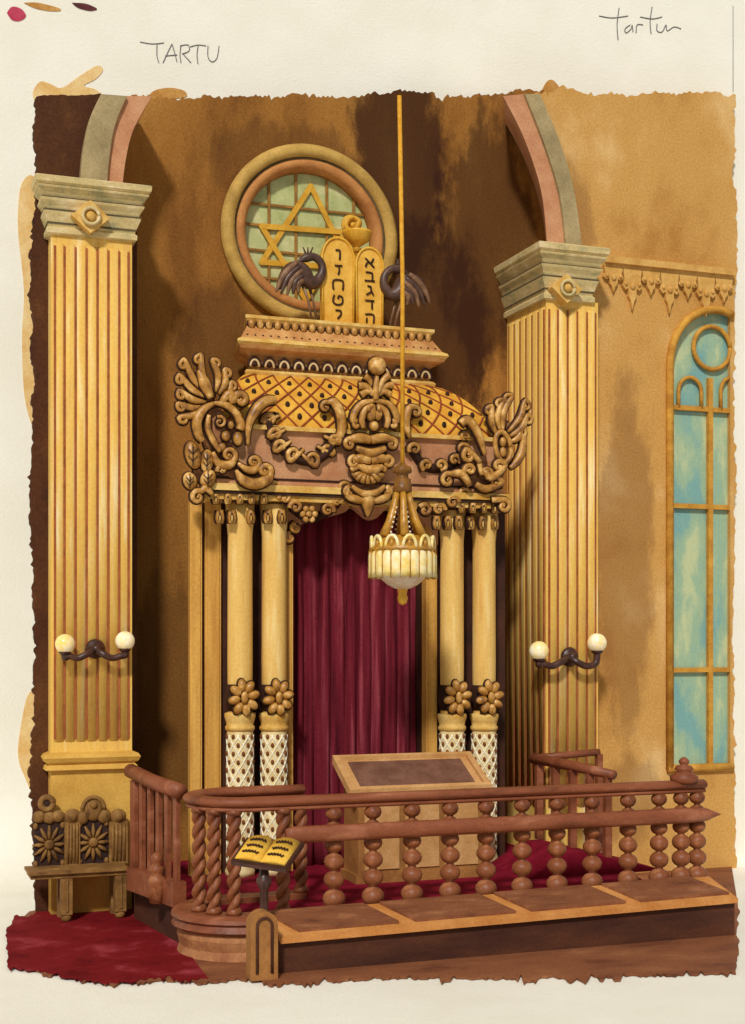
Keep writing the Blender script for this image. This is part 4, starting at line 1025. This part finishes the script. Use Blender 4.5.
# ================================================================== CARVED BENCH
yb0, yb1 = -.62, -.26
bn = thing('carved_bench', (X(80, -.45), -.45, ZL), 'dark carved oak bench with floral back panels before the left pilaster', 'bench')
zs = Z(80, 871, yb0); xl, xr = X(31, yb0), X(127, yb0)
MB().box((xl, yb0, zs - .055), (xr, yb1, zs)).box((xl - .02, yb0 - .03, zs - .015), (xr + .01, yb1, zs + .012)).build('seat', 'bench', bn)
for px in (67, 121):
    xx = X(px, yb0); MB().lathe((xx, yb0 + .06, ZL + .006), [(.035, 0), (.045, .02), (.05, .05), (.035, .07)], 12).box((xx - .05, yb0 + .01, ZL + .07), (xx + .05, yb0 + .11, zs - .05)).box((xx - .012, yb0 - .002, ZL + .1), (xx + .012, yb0 + .01, zs - .06)).build('leg', 'bench', bn)
for px in (67, 121):
    xx = X(px, yb0); MB().box((xx - .045, yb1 - .1, ZL + .006), (xx + .045, yb1 - .01, zs - .05)).build('leg', 'bench', bn)
ybk_ = yb1 - .04
for px in (72, 118):
    xx = X(px, ybk_); zt = Z(px, 821, ybk_); w_ = .07 if px == 72 else .085; mb = MB(); mb.box((xx - w_, ybk_ - .03, zs), (xx + w_, ybk_ + .03, zt))
    for t in (-.6, -.2, .2, .6): mb.tube([(xx + w_ * t, ybk_ - .032, zs + .03), (xx + w_ * t, ybk_ - .032, zt - .03)], .012, 6)
    mb.ell((xx, ybk_ - .01, zt + .045), (.075, .045, .07), 14, 8); mb.ell((xx, ybk_ - .05, zt + .045), (.04, .02, .04), 10, 6)
    mb.build('back_post', 'bench', bn)
for (p0, p1, pc, zt_py, cr_) in ((34, 64, 48, 822, 0), (78, 108, 93, 820, 1)):
    x0, x1 = X(p0, ybk_), X(p1, ybk_); zt = Z(pc, zt_py, ybk_); xm = (x0 + x1) / 2; zm = (zs + zt) / 2
    mb = MB(); mb.box((x0, ybk_, zs), (x1, ybk_ + .02, zt), 1)
    for k in range(12):
        a = 2 * PI * k / 12; rr_ = .15; u = Vector((math.cos(a), 0, math.sin(a) * 1.15))
        mb.tube([Vector((xm, ybk_ - .01, zm)) + u * .03, Vector((xm, ybk_ - .02, zm)) + u * .09, Vector((xm, ybk_ - .01, zm)) + u * rr_], [.010, .020, .008], 7)
    mb.ell((xm, ybk_ - .025, zm), (.045, .03, .045), 12, 8)
    for s_ in (-1, 1):
        for t in (-1, 1): mb.ell((xm + s_ * .12, ybk_ - .01, zm + t * .17), (.022, .015, .03), 8, 6)
    mb.build('floral_panel', ['bench', 'bench_d'], bn)
    mb = MB()
    if cr_ == 0:
        mb.tube([Vector((xm - .02 + .055 * math.cos(2 * PI * k / 16), ybk_ - .01, zt + .17 + .055 * math.sin(2 * PI * k / 16))) for k in range(17)], .028, 8); mb.ell((xm - .02, ybk_, zt + .17), (.05, .02, .05), 10, 6, 1)
        for s_, h in ((-.09, .05), (0, .04), (.08, .05)): mb.ell((xm + s_, ybk_ - .01, zt + h), (.06, .035, .055), 12, 8)
    else:
        mb.ell((xm, ybk_ - .01, zt + .09), (.085, .04, .10), 14, 8); mb.ell((xm - .10, ybk_ - .01, zt + .03), (.065, .035, .065), 12, 8); mb.ell((xm + .10, ybk_ - .01, zt + .03), (.065, .035, .065), 12, 8)
        mb.tube([Vector((xm + .10 * math.cos(PI * k / 12), ybk_ - .02, zt + .10 + .11 * math.sin(PI * k / 12))) for k in range(13)], .02, 7)
        mb.ell((xm, ybk_ - .045, zt + .14), (.035, .03, .035), 10, 6)
    mb.build('crest', ['bench', 'bench_d'], bn)

# ================================================================== SIDE RAILS
# left slatted gate, running towards the viewer
A = atz(133, 889, 0); B = atz(178, 906, 0)
gt = thing('slatted_gate', (A.x, A.y, 0), 'mahogany slatted gate panel standing between the bench and the balustrade', 'gate')
u = (B - A).normalized(); nn = Vector((-u.y, u.x, 0)); Lg = (B - A).length; GZ = .98
def bar(a, b, hw, z0, z1, mb, mi=0):
    uu = (b - a).normalized(); n2 = Vector((-uu.y, uu.x, 0)) * hw
    mb.slab([[Vector((p.x, p.y, z0)) for p in (a - n2, b - n2, b + n2, a + n2)]], (0, 0, z1 - z0), mi)
mb = MB(); mb.tube([A - u * .06 + Vector((0, 0, GZ + .06)), A + u * (Lg * .5) + Vector((0, 0, GZ)), B + u * .05 + Vector((0, 0, GZ - .03))], .065, 10); mb.build('top_rail', 'rail', gt)
mb = MB(); bar(A, B + u * .03, .06, .0, .20, mb); mb.build('bottom_rail', 'rail', gt)
for k in range(6):
    p = A + u * (Lg * (k + .15) / 5.3); mb = MB(); h = .034 if k else .05; bar(p - u * h, p + u * h, .018, .20, GZ - .02, mb); mb.build('slat', 'rail', gt)
pn = A + u * (Lg * .76) - nn * .09 if nn.y > 0 else A + u * (Lg * .76) + nn * .09
MB().lathe((pn.x, pn.y, 0), [(.062, .0), (.065, .14), (.075, .17), (.072, .21), (.045, .235), (.062, .26), (.062, .30), (.035, .325), (.05, .35), (.05, .39), (.02, .42), (.002, .425)], 16).build('turned_post', 'bead', gt)
# right handrail by the pier
C_ = at(536, 758, -.5); D_ = at(614, 775, -1.5); E_ = at(599, 752, -.5)
hr = thing('slatted_handrail', (C_.x, -.5, 0), 'small angled mahogany handrail with slats at the foot of the right pier', 'railing')
MB().tube([C_ + Vector((-.03, .02, 0)), (C_ + D_) / 2, D_], [.055, .052, .045], 10).build('top_rail', 'rail', hr)
MB().tube([C_, E_], [.04, .035], 10).build('top_rail', 'rail', hr)
for k in range(5):
    p = C_.lerp(D_, .04 + .22 * k); zb0 = 0.001
    for (xa_, za_), (xb_, zb2) in zip(q_ := [(X(503, -1.0), 0.001), (X(540, -1.0), .22), (X(556, -1.0), .22), (X(640, -1.1), 0.001)], q_[1:]):
        if xa_ <= p.x <= xb_: zb0 = za_ + (zb2 - za_) * (p.x - xa_) / (xb_ - xa_)
    MB().box((p.x - .035, p.y - .03, zb0 if p.y > -1.55 else 0.001), (p.x + .035, p.y + .03, p.z - .02)).build('slat', 'rail', hr)
MB().box((E_.x - .03, -.53, ZL), (E_.x + .03, -.47, E_.z - .02)).build('slat', 'rail', hr)

# ================================================================== MARKS ON THE PAPER
def pencil(strokes, name, label, wd=.9):
    mb = MB()
    for s_ in strokes:
        pts = [paper_at(a, b) for a, b in (smooth_path(s_, 4) if len(s_) > 2 else s_)]; k = (pts[0] - CAM).length / F
        mb.tube(pts, wd * .5 * k, 5)
    return tag(mb.build(name, 'pencil'), label, 'handwriting')
pencil([[(140, 42), (152, 44), (164, 43)], [(157, 44), (157, 56), (159, 63)], [(163, 63), (168, 52), (172, 44)], [(172, 44), (175, 54), (177, 62)], [(165, 56), (177, 55)],
        [(181, 45), (180, 55), (181, 63)], [(180, 46), (188, 45), (189, 51), (182, 54)], [(183, 54), (191, 63)], [(190, 47), (198, 45), (206, 46)], [(198, 46), (197, 55), (198, 64)],
        [(208, 46), (208, 57), (212, 62), (217, 58), (219, 46)]], 'pencil_lettering', 'pencilled capitals reading TARTU on the paper above the left arch')
pencil([[(599, 16), (612, 18), (628, 16)], [(619, 8), (617, 25), (618, 40)], [(630, 25), (625, 29), (626, 33), (631, 29), (632, 25), (633, 32)], [(636, 33), (637, 25), (643, 25)], [(652, 7), (650, 22), (651, 34)],
        [(640, 17), (652, 19), (662, 17)], [(657, 24), (657, 31), (662, 32), (666, 25), (667, 31), (674, 27), (681, 29)]], 'pencil_lettering', 'pencilled lower-case handwriting reading tartu on the paper at top right')
pencil([[(733, 6), (733, 92)]], 'pencil_line', 'thin pencil margin line down the top right corner of the paper', .5)
def daub(P, name, m_, label):
    pts = [paper_at(a, b, .003) for a, b in smooth_path(P + [P[0]], 5)[:-1]]
    tag(MB().slab([pts], (-.001, -.004, 0)).build(name, m_), label, 'paint dab')
daub([(34, 100), (33, 92), (40, 82), (50, 84), (62, 88), (80, 76), (97, 66), (103, 70), (96, 79), (84, 86), (96, 90), (100, 99)], 'paint_wash', 'daub_p', 'pale ochre brush wash peeking above the top left corner of the wall')
daub([(36, 200), (36, 215), (38, 300), (38, 380), (36, 430), (25, 400), (22, 340), (24, 290), (18, 230), (20, 190), (28, 176), (36, 180)], 'paint_wash', 'daub_p', 'pale ochre wash streak on the paper left of the tall left capital')
daub([(34, 690), (26, 700), (18, 750), (24, 775), (36, 790)], 'paint_wash', 'daub_p', 'pale ochre wash on the paper left of the left pilaster base')
daub([(538, 100), (545, 84), (552, 80), (560, 88), (566, 94), (580, 92), (584, 100)], 'paint_wash', 'daub_o', 'ochre brush wash above the right arch')
daub([(146, 100), (154, 91), (170, 88), (184, 91), (186, 97), (170, 99)], 'paint_wash', 'daub_o', 'ochre brush stroke above the wall right of the left arch')
daub([(7, 13), (12, 7), (21, 9), (26, 16), (20, 21), (12, 20)], 'paint_dab', 'daub_r', 'rose pink oval paint dab near the top left paper corner')
daub([(24, 3), (38, 3), (58, 8), (60, 11), (48, 11), (34, 8)], 'paint_dab', 'daub_o', 'ochre brush dab between the pink and the dark red dabs')
daub([(72, 3), (86, 4), (97, 9), (90, 11), (78, 8)], 'paint_dab', 'daub_d', 'dark red-brown brush dab right of the ochre one at the paper top')
